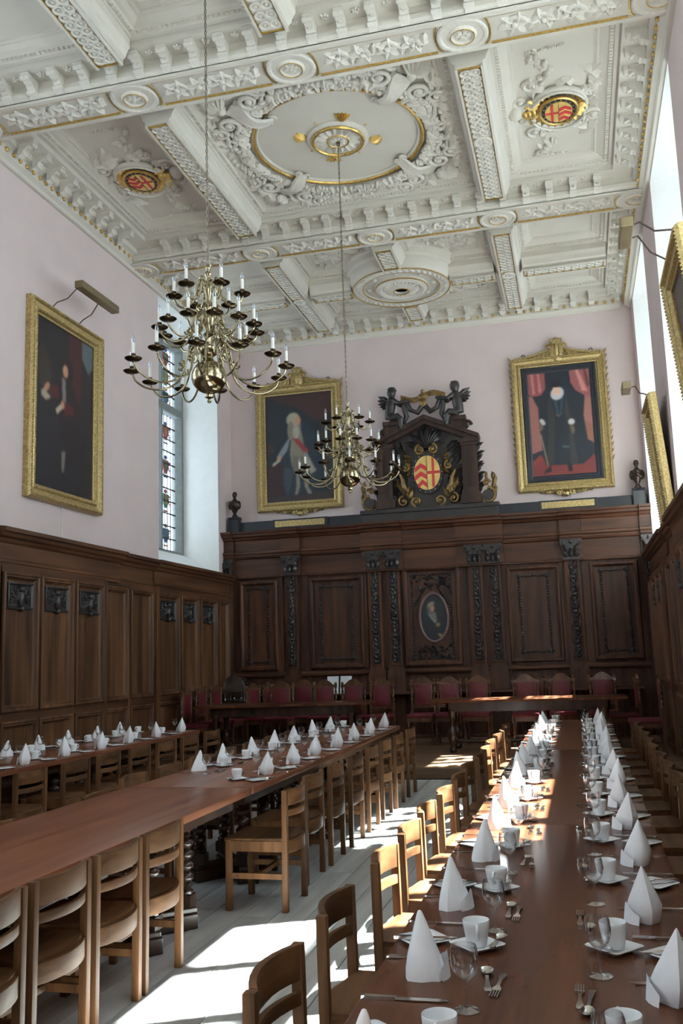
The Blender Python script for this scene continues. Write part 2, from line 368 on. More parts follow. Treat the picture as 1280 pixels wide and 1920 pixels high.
# windows: white reveals, stone frame, mullions, transom, leaded lights with heraldic glass
wn = 0
HERALD = [plain('glass_red', (0.30, 0.02, 0.02), 0.3, var=0.2), plain('glass_blue', (0.03, 0.06, 0.20), 0.3, var=0.2), plain('glass_amber', (0.32, 0.17, 0.03), 0.3, var=0.2), plain('glass_green', (0.03, 0.14, 0.08), 0.3, var=0.2)]
def window(side, a, b, detailed):
    global wn; wn += 1
    root = empty('window_%d' % wn, ((XR if side > 0 else XL), (a+b)/2, ZS)); struct(root)
    ox, oy, oz = root.location
    def T(u, v, h): return (side*h, u-oy, v-oz)       # h = depth into the wall
    D = 0.73
    mb = MB()
    mb.mbox(T, a, ZS-0.30, 0.0, a+0.012, ZH+0.005, D); mb.mbox(T, b-0.012, ZS-0.30, 0.0, b, ZH+0.005, D); mb.mbox(T, a, ZH-0.012, 0.0, b, ZH+0.005, D)
    mb.build('reveal', M_reveal, root, smooth=0)
    s = MB().hexa([T(a,2.9,0.02),T(b,2.9,0.02),T(b,2.9,WT),T(a,2.9,WT),T(a,3.22,0.02),T(b,3.22,0.02),T(b,3.62,D),T(a,3.62,D)]).build('sloping_sill', M_reveal, root, smooth=0)
    mb = MB().frame(T, a, 3.55, b, ZH, [(0.0, D-0.02), (0.10, D-0.02), (0.14, D+0.10), (0.14, D+0.16)]).build('stone_frame', M_stone, root, smooth=0)
    nl = 3; lw = (b-a-0.28)/nl
    for k in (1, 2):
        y = a+0.14+lw*k
        MB().mould('z', 3.6-oz, ZH-0.1-oz, [(side*(D+0.0), y-oy-0.03), (side*(D+0.0), y-oy+0.03), (side*(D+0.10), y-oy+0.06), (side*(D+0.2), y-oy+0.05), (side*(D+0.2), y-oy-0.05), (side*(D+0.10), y-oy-0.06)]).build('mullion', M_stone, root, smooth=0)
    ztr = 6.28
    MB().mbox(T, a+0.05, ztr, D-0.01, b-0.05, ztr+0.16, D+0.18).build('transom', M_stone, root, smooth=0, bevel=0.02)
    gx = D+0.13
    for k in range(nl):
        y0 = a+0.14+lw*k+(0.05 if k else 0); y1 = a+0.14+lw*(k+1)-(0.05 if k < nl-1 else 0)
        for z0, z1 in ((3.66, ztr), (ztr+0.16, ZH-0.13)):
            MB().mbox(T, y0, z0, gx, y1, z1, gx+0.004).build('glass_pane', M_window, root, smooth=0)
            n = int((z1-z0)/0.25); bars = MB(); lead = MB()
            for q in range(1, n+1):
                z = z0+(z1-z0)*q/(n+1)
                bars.mbox(T, y0, z-0.012, gx-0.03, y1, z+0.012, gx-0.01)
            bars.build('saddle_bar', M_iron, root, smooth=0)
            if detailed:
                m = 5
                for q in range(1, m): 
                    y = y0+(y1-y0)*q/m; lead.mbox(T, y-0.004, z0, gx-0.008, y+0.004, z1, gx+0.008)
                stuff(lead.build('lead_came', M_iron, root, smooth=0))
                nn = 4 if z0 < 4 else 3
                for q in range(nn):                   # little coats of arms in the glass
                    z = z0+(z1-z0)*(q+0.5)/nn; yc = (y0+y1)/2; rr = random.Random(q+k*7)
                    mats = HERALD[:]; rr.shuffle(mats)
                    sh = [(yc-0.13, z+0.10), (yc+0.13, z+0.10), (yc+0.13, z-0.04), (yc+0.06, z-0.14), (yc, z-0.18), (yc-0.06, z-0.14), (yc-0.13, z-0.04)]
                    h = MB().prism(T, sh, gx-0.012, gx+0.012).build('heraldic_shield', mats[0], root, smooth=0)
                    MB().prism(T, [(yc-0.05, z+0.09), (yc+0.05, z+0.09), (yc+0.05, z-0.10), (yc-0.05, z-0.10)], gx-0.016, gx+0.016).build('heraldic_charge', mats[1], h, smooth=0)
                    mt = MB()
                    for sg in (-1, 1):
                        mt.scroll(T, yc+sg*0.17, z+0.06, 0 if sg < 0 else PI, 0.05, 1.2, 0.010, sg, n=4, h=gx)
                        mt.scroll(T, yc+sg*0.19, z-0.08, PI/2, 0.05, 1.2, 0.010, sg, n=4, h=gx)
                    mt.mell(T, yc, z+0.15, gx, 0.05, 0.05, 0.015); mt.mell(T, yc, z-0.225, gx, 0.12, 0.02, 0.01)
                    mt.build('heraldic_mantling', mats[2], h)
    return root
for k, (a, b) in enumerate(WIN_L): struct(window(-1, a, b, k == 0), None)
for k, (a, b) in enumerate(WIN_R): struct(window(1, a, b, k < 2), None)

# ------------------------------------------------------------------ ceiling
ZP, ZB, ZSF = 8.22, 7.82, 8.02
XM, X1, X2 = -2.55, -4.37, -0.727
YB = [4.42, 8.60, 12.78]
ce = MB().box(XL-WT, YN-0.4, ZP, XR+WT, YE+0.4, 8.75).build('ceiling', M_plaster, smooth=0); struct(ce, 'ornate white plaster coffered ceiling with gilding')
C = lambda u, v, h: (u, v, ZP-h)
CB = lambda u, v, h: (u, v, ZB-h)
def modillion_mesh():
    prof = [(0,0), (-0.21,0), (-0.215,-0.03), (-0.195,-0.055), (-0.13,-0.07), (-0.075,-0.115), (-0.045,-0.165), (0,-0.185)]
    m = MB().mould('x', -0.045, 0.045, prof)
    m.mould('x', -0.052, 0.052, [(0,0.0), (-0.225,0.0), (-0.225,-0.022), (0,-0.022)])
    for z, y in ((-0.045, -0.19), (-0.135, -0.055)): m.lathe([(0.028, -0.054), (0.028, 0.054)], 8, (0, y, z), 'x')
    M = lambda u, v, h: (u, -0.10+v-h*0.7, -0.085+v*0.4-h*0.7)
    m.leaf(M, 0, 0.03, -PI/2, 0.1, 0.06, 0.03)
    return m
def rosette_mesh(r=0.05):
    m = MB(); M = lambda u, v, h: (u, v, -h)
    for k in range(5): m.mell(M, r*0.6*math.cos(2*PI*k/5), r*0.6*math.sin(2*PI*k/5), 0, r*0.45, r*0.36, r*0.35, 2*PI*k/5, 6, 4)
    m.mell(M, 0, 0, r*0.15, r*0.28, r*0.28, r*0.35, 0, 6, 4)
    return m
mod0 = modillion_mesh().build('modillion', M_relief, smooth=40); ros0 = rosette_mesh().build('rosette', M_relief, smooth=60)
mod_used = [False]; 
def put(proto, used, parent, loc, rz=0.0, scale=None):
    if not used[0]:
        used[0] = True; o = proto; o.parent = parent; o.location = loc; o.rotation_euler = (0,0,rz)
        if scale: o.scale = (scale,)*3
        return o
    return inst(proto, parent, loc, (0,0,rz), scale)
ros_used = [False]
def foliage(mb, M, u0, u1, v0, v1, seed, k=1.0, size=0.10, hgt=0.03):
    r = random.Random(seed); n = int(k*(u1-u0)*(v1-v0)/(size*size)*1.1)
    for i in range(n):
        u = r.uniform(u0, u1); v = r.uniform(v0, v1); a = r.uniform(0, 2*PI)
        c = r.random()
        if c < 0.55: mb.leaf(M, u, v, a, size*r.uniform(0.7, 1.3), size*r.uniform(0.4, 0.7), hgt*r.uniform(0.8, 1.6), r.uniform(-1.5, 1.5))
        elif c < 0.8: mb.scroll(M, u, v, a, size*0.45, 1.2, size*0.12, r.choice((-1, 1)), n=5)
        else: mb.mell(M, u, v, 0, size*0.25, size*0.22, hgt*1.1, a, 6, 4)
def rinceau(mb, M, u0, u1, vc, hw, pitch, hgt):       # running scroll band
    n = max(2, int((u1-u0)/pitch)); p = (u1-u0)/n
    for i in range(n):
        u = u0+p*(i+0.5); sg = 1 if i % 2 else -1
        mb.scroll(M, u, vc+sg*hw*0.1, PI if sg > 0 else 0, p*0.42, 1.3, hgt*0.55, sg, n=5)
        for q in range(6):
            a = q*PI/3+i; mb.leaf(M, u+p*0.12*math.cos(a), vc+p*0.12*math.sin(a), a, p*0.5, p*0.26, hgt, 0.6*sg)
        mb.mell(M, u, vc, 0, p*0.14, p*0.14, hgt*1.2, 0, 7, 4)
        mb.leaf(M, u+p*0.5, vc-hw*0.8*sg, PI/2*sg, hw*1.3, p*0.3, hgt, 0.5)
def roundel(parent, x, y, k=1.0):
    m = MB(); P = [(0.265,-0.01),(0.265,0.02),(0.25,0.035),(0.225,0.035),(0.21,0.018),(0.15,0.018),(0.13,0.04),(0.11,0.04),(0.10,0.02),(0.0,0.02)]
    m.lathe([(r*k, -h) for r, h in P], 28)
    M = lambda u, v, h: (u, v, -h-0.02)
    for q in range(6): m.mell(M, 0.05*k*math.cos(q*PI/3), 0.05*k*math.sin(q*PI/3), 0, 0.032*k, 0.022*k, 0.022, q*PI/3, 6, 4)
    m.mell(M, 0, 0, 0, 0.025*k, 0.025*k, 0.035, 0, 6, 4)
    o = m.build('roundel', M_relief, parent, loc=(x, y, ZB), smooth=40)
    g = MB().tube([(0.122*k*math.cos(q*PI/12), 0.122*k*math.sin(q*PI/12), -0.042) for q in range(24)], 0.006, 5, True).build('gilt_ring', M_gold, o)
    return o
def main_beam(yc, full=True):
    half = [(0.27,ZB),(0.27,ZB+0.03),(0.30,ZB+0.05),(0.30,ZB+0.10),(0.27,ZB+0.12),(0.27,ZSF+0.006),(0.52,ZSF+0.006),(0.52,8.096),(0.56,8.116),(0.56,8.26)]
    poly = [(yc+a, z) for a, z in half]+[(yc-a, z) for a, z in reversed(half)]
    bm_ = MB().mould('x', XL, XR, poly)
    for sg in (-1, 1): bm_.box(XL, yc+sg*0.243-0.027, ZB-0.030, XR, yc+sg*0.243+0.027, ZB+0.01)
    b = bm_.build('ceiling_beam', M_plaster, ce, smooth=0)
    if not full: return
    xs = [XL+0.15, X1, XM, X2, XR-0.15]
    for x in xs: roundel(b, x, yc)
    for i in range(4):
        u0, u1 = xs[i]+0.28, xs[i+1]-0.28
        g = MB()
        for sg in (-1, 1): g.mbox(CB, u0, yc+sg*0.208-0.006, -0.005, u1, yc+sg*0.208+0.006, 0.024)
        for u, q in ((u0, 1), (u1, -1)):
            pts = [(u-q*0.0+q*0.06*math.cos(t)-q*0.06, yc+0.205*math.sin(t), ZB-0.010) for t in [PI/2*j/5 for j in range(-5, 6)]]
            g.tube(pts, 0.010, 5)
        g.build('gilt_line', M_gold, b, smooth=0)
        m = MB(); rinceau(m, CB, u0+0.1, u1-0.1, yc, 0.16, 0.25, 0.045); m.build('foliage_band', M_relief, b, smooth=60)
    n = int((XR-XL-1.15)/0.322)
    for sg in (-1, 1):
        for k in range(n+1):
            x = XM+(k-n/2)*0.322
            put(mod0, mod_used, b, (x, yc+sg*0.27, ZSF), 0 if sg < 0 else PI)
            if k < n: put(ros0, ros_used, b, (x+0.161, yc+sg*0.40, ZSF))
main_beam(YB[0], False); main_beam(YB[1]); main_beam(YB[2])
for y in (0.25, -3.9): main_beam(y, False)
# guilloche rings on the smaller beams
def ring_mesh(r=0.052, t=0.013):
    return MB().tube([(r*math.cos(q*PI/8), r*math.sin(q*PI/8), -0.004) for q in range(16)], t, 5, True).ell((0,0,0), (0.02,0.02,0.012), None, 6, 4)
ring0 = ring_mesh().build('guilloche_ring', M_relief, smooth=60); ring_used = [False]
def gilt_pair(b, ax, c, a0, a1, off=0.120):
    g = MB()
    for sg in (-1, 1):
        if ax == 'y': g.box(c+sg*off-0.005, a0, ZB-0.010, c+sg*off+0.005, a1, ZB+0.02)
        else: g.box(a0, c+sg*off-0.005, ZB-0.010, a1, c+sg*off+0.005, ZB+0.02)
    for a in (a0, a1):
        if ax == 'y': g.box(c-off, a-0.007, ZB-0.010, c+off, a+0.007, ZB+0.02)
        else: g.box(a-0.007, c-off, ZB-0.010, a+0.007, c+off, ZB+0.02)
    g.build('gilt_line', M_gold, b, smooth=0)
def small_beam(ax, c, a0, a1, rings='parts', rosette=True):
    half = [(0.15,ZB+0.012),(0.15,ZB+0.05),(0.18,ZB+0.07),(0.20,ZB+0.13),(0.23,ZB+0.18),(0.23,8.25)]
    poly = [(c+a, z) for a, z in half]+[(c-a, z) for a, z in reversed(half)]
    bm_ = MB().mould(ax, a0, a1, poly)
    for sg in (-1, 1):
        if ax == 'y': bm_.box(c+sg*0.138-0.012, a0, ZB-0.016, c+sg*0.138+0.012, a1, ZB+0.02)
        else: bm_.box(a0, c+sg*0.138-0.012, ZB-0.016, a1, c+sg*0.138+0.012, ZB+0.02)
    b = bm_.build('ceiling_rib', M_plaster, ce, smooth=0)
    gilt_pair(b, ax, c, a0+0.03, a1-0.03)
    n = int((a1-a0-0.12)/0.112); st = (a1-a0-0.12)/n; m = MB(); mid = (a0+a1)/2
    for k in range(n):
        a = a0+0.06+st*(k+0.5)
        if rosette and abs(a-mid) < 0.12: continue
        for sg in (-1, 1):
            x, y = (c+sg*0.056, a) if ax == 'y' else (a, c+sg*0.056)
            if rings == 'parts': put(ring0, ring_used, b, (x, y, ZB+0.008))
            else:
                m.add([(x+v[0], y+v[1], ZB+0.008+v[2]) for v in RING.v], RING.f)
    if rings != 'parts': stuff(m.build('guilloche_rings', M_relief, b, smooth=60))
    if rosette:
        x, y = (c, mid) if ax == 'y' else (mid, c)
        m = MB().lathe([(0.12,0.0),(0.12,-0.02),(0.10,-0.03),(0.08,-0.02),(0.0,-0.02)], 20)
        for q in range(6): m.ell((0.04*math.cos(q*PI/3), 0.04*math.sin(q*PI/3), -0.025), (0.022, 0.022, 0.016), None, 6, 4)
        o = m.build('rib_rosette', M_relief, b, loc=(x, y, ZB+0.014), smooth=40)
        MB().tube([(0.122*math.cos(q*PI/10), 0.122*math.sin(q*PI/10), -0.004) for q in range(20)], 0.006, 5, True).build('gilt_ring', M_gold, o)
    return b
RING = MB().tube([(0.05*math.cos(q*PI/4), 0.05*math.sin(q*PI/4), -0.004) for q in range(8)], 0.013, 4, True)
def coffer(u0, v0, u1, v1, parent):
    m = MB().frame(C, u0, v0, u1, v1, [(-0.02,0.13),(0.02,0.13),(0.03,0.105),(0.075,0.10),(0.08,0.075),(0.12,0.06),(0.17,0.03),(0.20,0.028),(0.21,0.012),(0.225,0.012),(0.23,-0.01)])
    o = m.build('coffer_moulding', M_plaster, parent, smooth=0)
    d = MB(); s = 0.055
    n = int((u1-u0-0.1)/s)
    for k in range(n):
        u = u0+0.05+(u1-u0-0.1)*(k+0.5)/n
        for v, sg in ((v0, 1), (v1, -1)): d.mbox(C, u-0.016, v+sg*0.035, 0.095, u+0.016, v+sg*0.072, 0.116)
    n = int((v1-v0-0.1)/s)
    for k in range(n):
        v = v0+0.05+(v1-v0-0.1)*(k+0.5)/n
        for u, sg in ((u0, 1), (u1, -1)): d.mbox(C, u+sg*0.035, v-0.016, 0.095, u+sg*0.072, v+0.016, 0.116)
    stuff(d.build('dentil_course', M_relief, o, smooth=0))
    return o
CO = 0.49                                             # cornice reach from the walls
def festoon(m, pts, r, seed=0):
    rr = random.Random(seed)
    for i in range(len(pts)-1):
        (a, b), (c, d) = pts[i], pts[i+1]; n = max(2, int(math.hypot(c-a, d-b)/(r*0.8)))
        for k in range(n):
            t = k/n; q = rr.uniform(0, 6)
            m.mell(C, a+(c-a)*t+rr.uniform(-r, r)*0.5, b+(d-b)*t+rr.uniform(-r, r)*0.5, r*0.3, r*rr.uniform(0.5, 0.8), r*rr.uniform(0.35, 0.6), r*0.6, q, 6, 4)
            if k % 2: m.leaf(C, a+(c-a)*t, b+(d-b)*t, q, r*1.8, r*0.9, r*0.6, 0.5)
def shield_parts(root, M, u, v, a, b, h, rot=0.0, flip=False):
    """gold oval with red chevrons on one half and a red cross on the other, in a black border"""
    ca, sa = math.cos(rot), math.sin(rot)
    N = lambda x, y, q: M(u+x*ca-y*sa, v+x*sa+y*ca, h+q)
    n = 32
    el = lambda A, B: [(A*math.cos(2*PI*k/n), B*math.sin(2*PI*k/n)) for k in range(n)]
    bd = MB().prism(N, el(a*1.22, b*1.22), -0.02, 0.012).build('shield_border', M_hblack, root, smooth=0)
    sh = MB().prism(N, el(a, b), -0.01, 0.022).build('shield_field', M_hgold, root, smooth=0)
    dr = MB()
    for k in range(18): q = 2*PI*k/18; dr.mell(N, a*1.12*math.cos(q), b*1.12*math.sin(q), 0.012, a*0.035, a*0.055, 0.012, q-PI/2, 6, 4)
    stuff(dr.build('gilt_drops', M_hgold, bd))
    sg = -1 if flip else 1
    for k in range(3):
        y = b*(0.42-0.48*k); t = b*0.13
        xo = -sg*a*math.sqrt(max(0.05, 1-((y-0.12*b)/b)**2))*0.96; xm = xo*0.5
        MB().prism(N, [(xo, y-b*0.1), (xm, y+b*0.16), (-sg*a*0.03, y-b*0.06), (-sg*a*0.03, y-b*0.06-2*t), (xm, y+b*0.16-2*t), (xo, y-b*0.1-2*t)], 0.02, 0.030).build('red_chevron', M_red, sh, smooth=0)
    MB().prism(N, [(sg*a*0.38, -b*0.88), (sg*a*0.56, -b*0.80), (sg*a*0.56, b*0.80), (sg*a*0.38, b*0.88)], 0.02, 0.030).build('red_cross_upright', M_red, sh, smooth=0)
    MB().prism(N, [(sg*a*0.03, -b*0.08), (sg*a*0.98, -b*0.08), (sg*a*0.98, b*0.08), (sg*a*0.03, b*0.08)], 0.02, 0.029).build('red_cross_bar', M_red, sh, smooth=0)
    MB().prism(N, [(-a*0.015, -b), (a*0.015, -b), (a*0.015, b), (-a*0.015, b)], 0.02, 0.028).build('centre_line', M_hblack, sh, smooth=0)
    return bd
# middle bay: ribs, great circle, two armorial side panels
ya, yb = YB[1]+0.56, YB[2]-0.56
for c in (X1, X2): small_beam('y', c, ya, yb)
ccx, ccy = XM-0.02, (ya+yb)/2+0.02
gc = coffer(X1+0.23, ya, X2-0.23, yb, ce)
wre = empty('ceiling_circle', (0,0,0)); wre.parent = ce
m = MB(); rr = random.Random(3)
for k in range(150):
    q = 2*PI*k/150
    for j in range(2):
        R = 1.24+rr.uniform(-0.09, 0.09); m.mell(C, ccx+R*math.cos(q), ccy+R*math.sin(q), 0.075, 0.05*rr.uniform(0.7, 1.2), 0.032, 0.035, rr.uniform(0, 3), 6, 4)
    if k % 2 == 0: m.leaf(C, ccx+1.14*math.cos(q), ccy+1.14*math.sin(q), q+rr.uniform(-0.8, 0.8), 0.2, 0.07, 0.06, 0.6, 0.06)
m.tube([C(ccx+1.24*math.cos(q*PI/32), ccy+1.24*math.sin(q*PI/32), 0.02) for q in range(64)], 0.07, 8, True)
m.build('leaf_wreath', M_relief, wre, smooth=60)
MB().tube([C(ccx+1.09*math.cos(q*PI/40), ccy+1.09*math.sin(q*PI/40), 0.03) for q in range(80)], 0.028, 8, True).build('gilt_circle', M_gold, wre)
MB().tube([C(ccx+1.05*math.cos(q*PI/40), ccy+1.05*math.sin(q*PI/40), 0.01) for q in range(80)], 0.022, 8, True).build('plain_circle_moulding', M_relief, wre)
for k in range(4):
    q = PI/4+k*PI/2; su, sv = (1 if math.cos(q) > 0 else -1), (1 if math.sin(q) > 0 else -1)
    m = MB(); cu, cv = ccx+su*1.14, ccy+sv*1.10; rr = random.Random(40+k)
    # strap clasped over the circle, volutes, fruit and a shell in the corner
    vs_ = []; fs_ = []; NS = 9
    for t in range(NS+1):
        f = t/NS; R = 0.93+0.60*f; wv = 0.055+0.09*f+0.02*math.sin(f*9); hv = 0.02+0.11*math.sin(PI*min(1, f*1.15))
        for j, (sw, dh) in enumerate(((-1, 0.0), (-0.8, 0.035), (-0.4, 0.02), (0, 0.04), (0.4, 0.02), (0.8, 0.035), (1, 0.0))):
            vs_.append(C(ccx+R*math.cos(q)-sw*wv*math.sin(q), ccy+R*math.sin(q)+sw*wv*math.cos(q), hv+dh))
    for t in range(NS):
        for j in range(6): fs_.append((t*7+j, t*7+j+1, t*7+j+8, t*7+j+7))
    m.add(vs_, fs_)
    for sg in (-1, 1):
        m.scroll(C, ccx+0.96*math.cos(q)-sg*0.05*math.sin(q), ccy+0.96*math.sin(q)+sg*0.05*math.cos(q), q, 0.055, 1.3, 0.02, sg, n=6, h=0.04)
        a = q+sg*0.20; m.scroll(C, ccx+1.43*math.cos(a), ccy+1.43*math.sin(a), q+PI, 0.14, 1.6, 0.034, sg, n=7, h=0.08)
        a = q+sg*0.36; m.scroll(C, ccx+1.50*math.cos(a), ccy+1.50*math.sin(a), q, 0.11, 1.5, 0.03, -sg, n=7, h=0.07)
        for t in range(16):
            a = q+sg*rr.uniform(0.28, 0.60); R = rr.uniform(1.30, 1.42)
            m.mell(C, ccx+R*math.cos(a), ccy+R*math.sin(a), 0.06, rr.uniform(0.025, 0.045), rr.uniform(0.025, 0.04), 0.045, rr.uniform(0, 3), 7, 5)
        for t in range(18):
            b = q+sg*rr.uniform(0.12, 0.62); R = min(1.62, 1.38/max(abs(math.cos(b)), abs(math.sin(b)))-0.02)
            m.leaf(C, ccx+R*math.cos(b), ccy+R*math.sin(b), b+rr.uniform(-1.8, 1.8), rr.uniform(0.16, 0.28), 0.11, 0.10, rr.uniform(-1.5, 1.5))
    for t in range(9): m.leaf(C, cu+su*0.02, cv+sv*0.02, q+(t-4)*0.28, 0.30-0.025*abs(t-4), 0.085, 0.09, 0, 0.03)
    m.mell(C, cu+su*0.02, cv+sv*0.02, 0.08, 0.06, 0.06, 0.07)
    m.build('corner_ornament', M_relief, wre, smooth=60)
for k in range(4):                                    # small bracket tablets midway along each side
    q = k*PI/2; M2 = lambda u, v, h: C(ccx+1.43*math.cos(q)+u*math.cos(q)-v*math.sin(q), ccy+1.43*math.sin(q)+u*math.sin(q)+v*math.cos(q), h)
    m = MB().mbox(M2, -0.08, -0.2, 0, 0.06, 0.2, 0.06)
    for sg in (-1, 0, 1): m.mell(M2, 0, sg*0.12, 0.06, 0.04, 0.04, 0.04)
    m.build('bracket_tablet', M_relief, wre)
cr = empty('centre_rose', (ccx, ccy, ZP)); cr.parent = ce
K = lambda u, v, h: (u, v, -h)
m = MB().lathe([(0.40,0.0),(0.40,-0.02),(0.37,-0.04),(0.31,-0.045),(0.27,-0.02),(0.16,-0.03),(0.15,-0.05),(0.09,-0.06),(0,-0.06)], 32)
for k in range(16): q = 2*PI*k/16; m.leaf(K, 0.15*math.cos(q), 0.15*math.sin(q), q, 0.15, 0.06, 0.05, 0.2, 0.02)
for k in range(10): q = 2*PI*k/10; m.mell(K, 0.07*math.cos(q), 0.07*math.sin(q), 0.06, 0.035, 0.015, 0.02, q, 6, 4)
m.build('rose_boss', M_relief, cr, smooth=50)
for R, t in ((0.325, 0.024), (0.135, 0.014)):
    MB().tube([(R*math.cos(q*PI/20), R*math.sin(q*PI/20), -0.05) for q in range(40)], [t*(1.15 if q % 4 < 2 else 0.9) for q in range(40)], 7, True).build('gilt_ring', M_gold, cr)
for k in range(8):
    q = 2*PI*k/8+0.35; m = MB()
    if k % 2 == 0:
        for j in range(-2, 3): m.leaf(K, 0.41*math.cos(q), 0.41*math.sin(q), q+j*0.32, 0.16, 0.055, 0.05)
    else: m.mell(K, 0.45*math.cos(q), 0.45*math.sin(q), 0.0, 0.02, 0.014, 0.02, q)
    m.build('gilt_palmette', M_gold, cr, smooth=50)
MB().ell((0,0,-0.08), (0.03,0.03,0.04)).build('chain_boss', M_brass, cr)
for (u0, u1, rot, sd_) in ((XL+CO, X1-0.23, PI/2, 1), (X2+0.23, XR-CO, -PI/2, 2)):
    coffer(u0, ya, u1, yb, ce)
    cu = -5.38 if u0 < -4 else 0.20; cv = 10.80; sg = 1 if u0 < -4 else -1   # sg: towards room centre
    ca = empty('armorial_cartouche', (0,0,0)); ca.parent = ce
    m = MB()
    for s2 in (-1, 1):
        pts = [C(cu+sg*0.34*math.cos(PI*k/14), cv+s2*0.40*math.sin(PI*k/14), 0.05) for k in range(15)]
        m.tube(pts, [0.022+0.022*math.sin(PI*k/14) for k in range(15)], 8); m.tube([(p[0], p[1], p[2]-0.05) for p in pts[2:13]], 0.018, 6)
        for k in range(7):
            q = PI*(k+0.5)/7; m.leaf(C, cu+sg*0.36*math.cos(q), cv+s2*0.42*math.sin(q), math.atan2(s2*math.sin(q), sg*math.cos(q))+0.5*(1 if k % 2 else -1), 0.20, 0.11, 0.07, 1.0*(1 if k % 2 else -1))
        m.scroll(C, cu+sg*0.45, cv+s2*0.20, 0, 0.12, 1.5, 0.03, s2*sg, n=6); m.scroll(C, cu-sg*0.42, cv+s2*0.30, PI, 0.15, 1.4, 0.04, -s2*sg, n=6)
        m.scroll(C, cu+sg*0.30, cv+s2*0.50, PI/2*s2, 0.11, 1.4, 0.03, s2, n=6)
        for k in range(6): m.leaf(C, cu-sg*0.35, cv+s2*(0.30+0.06*k), PI*(0.5 if sg < 0 else 0.5)+s2*(0.4*k), 0.26, 0.12, 0.06, 0.9*s2)
        festoon(m, [(cu+sg*0.25, cv+s2*0.5), (cu+sg*0.08, cv+s2*0.80), (cu+sg*0.34, cv+s2*1.10)], 0.075, 5+s2)
        festoon(m, [(cu+sg*0.34, cv+s2*1.12), (cu-sg*0.12, cv+s2*1.16)], 0.03, 9+s2)
        m.leaf(C, cu-sg*0.45, cv+s2*0.42, PI/2*s2, 0.36, 0.16, 0.07, -1.2*s2*sg)
    m.mell(C, cu+sg*0.52, cv, 0.03, 0.10, 0.14, 0.08)
    m.build('scrollwork', M_relief, ca, smooth=60)
    g = MB(); rr = random.Random(sd_)
    for k in range(22):
        q = 2*PI*k/22; R = 0.33 if math.cos(q)*sg > 0.7 else 0.285
        g.leaf(C, cu+0.24*math.cos(q), cv+0.29*math.sin(q), q, R-0.15, 0.075, 0.04, rr.uniform(-0.6, 0.6), 0.05)
    for k in range(3): g.mell(C, cu+sg*(0.30+0.05*k), cv, 0.06, 0.05, 0.09-0.02*k, 0.05)
    g.tube([C(cu+0.225*math.cos(q*PI/16), cv+0.275*math.sin(q*PI/16), 0.09) for q in range(32)], 0.02, 6, True)
    g.build('gilt_frame', M_gold, ca, smooth=50)
    shield_parts(ca, C, cu, cv, 0.165, 0.215, 0.09, 0 if sg > 0 else PI, False)
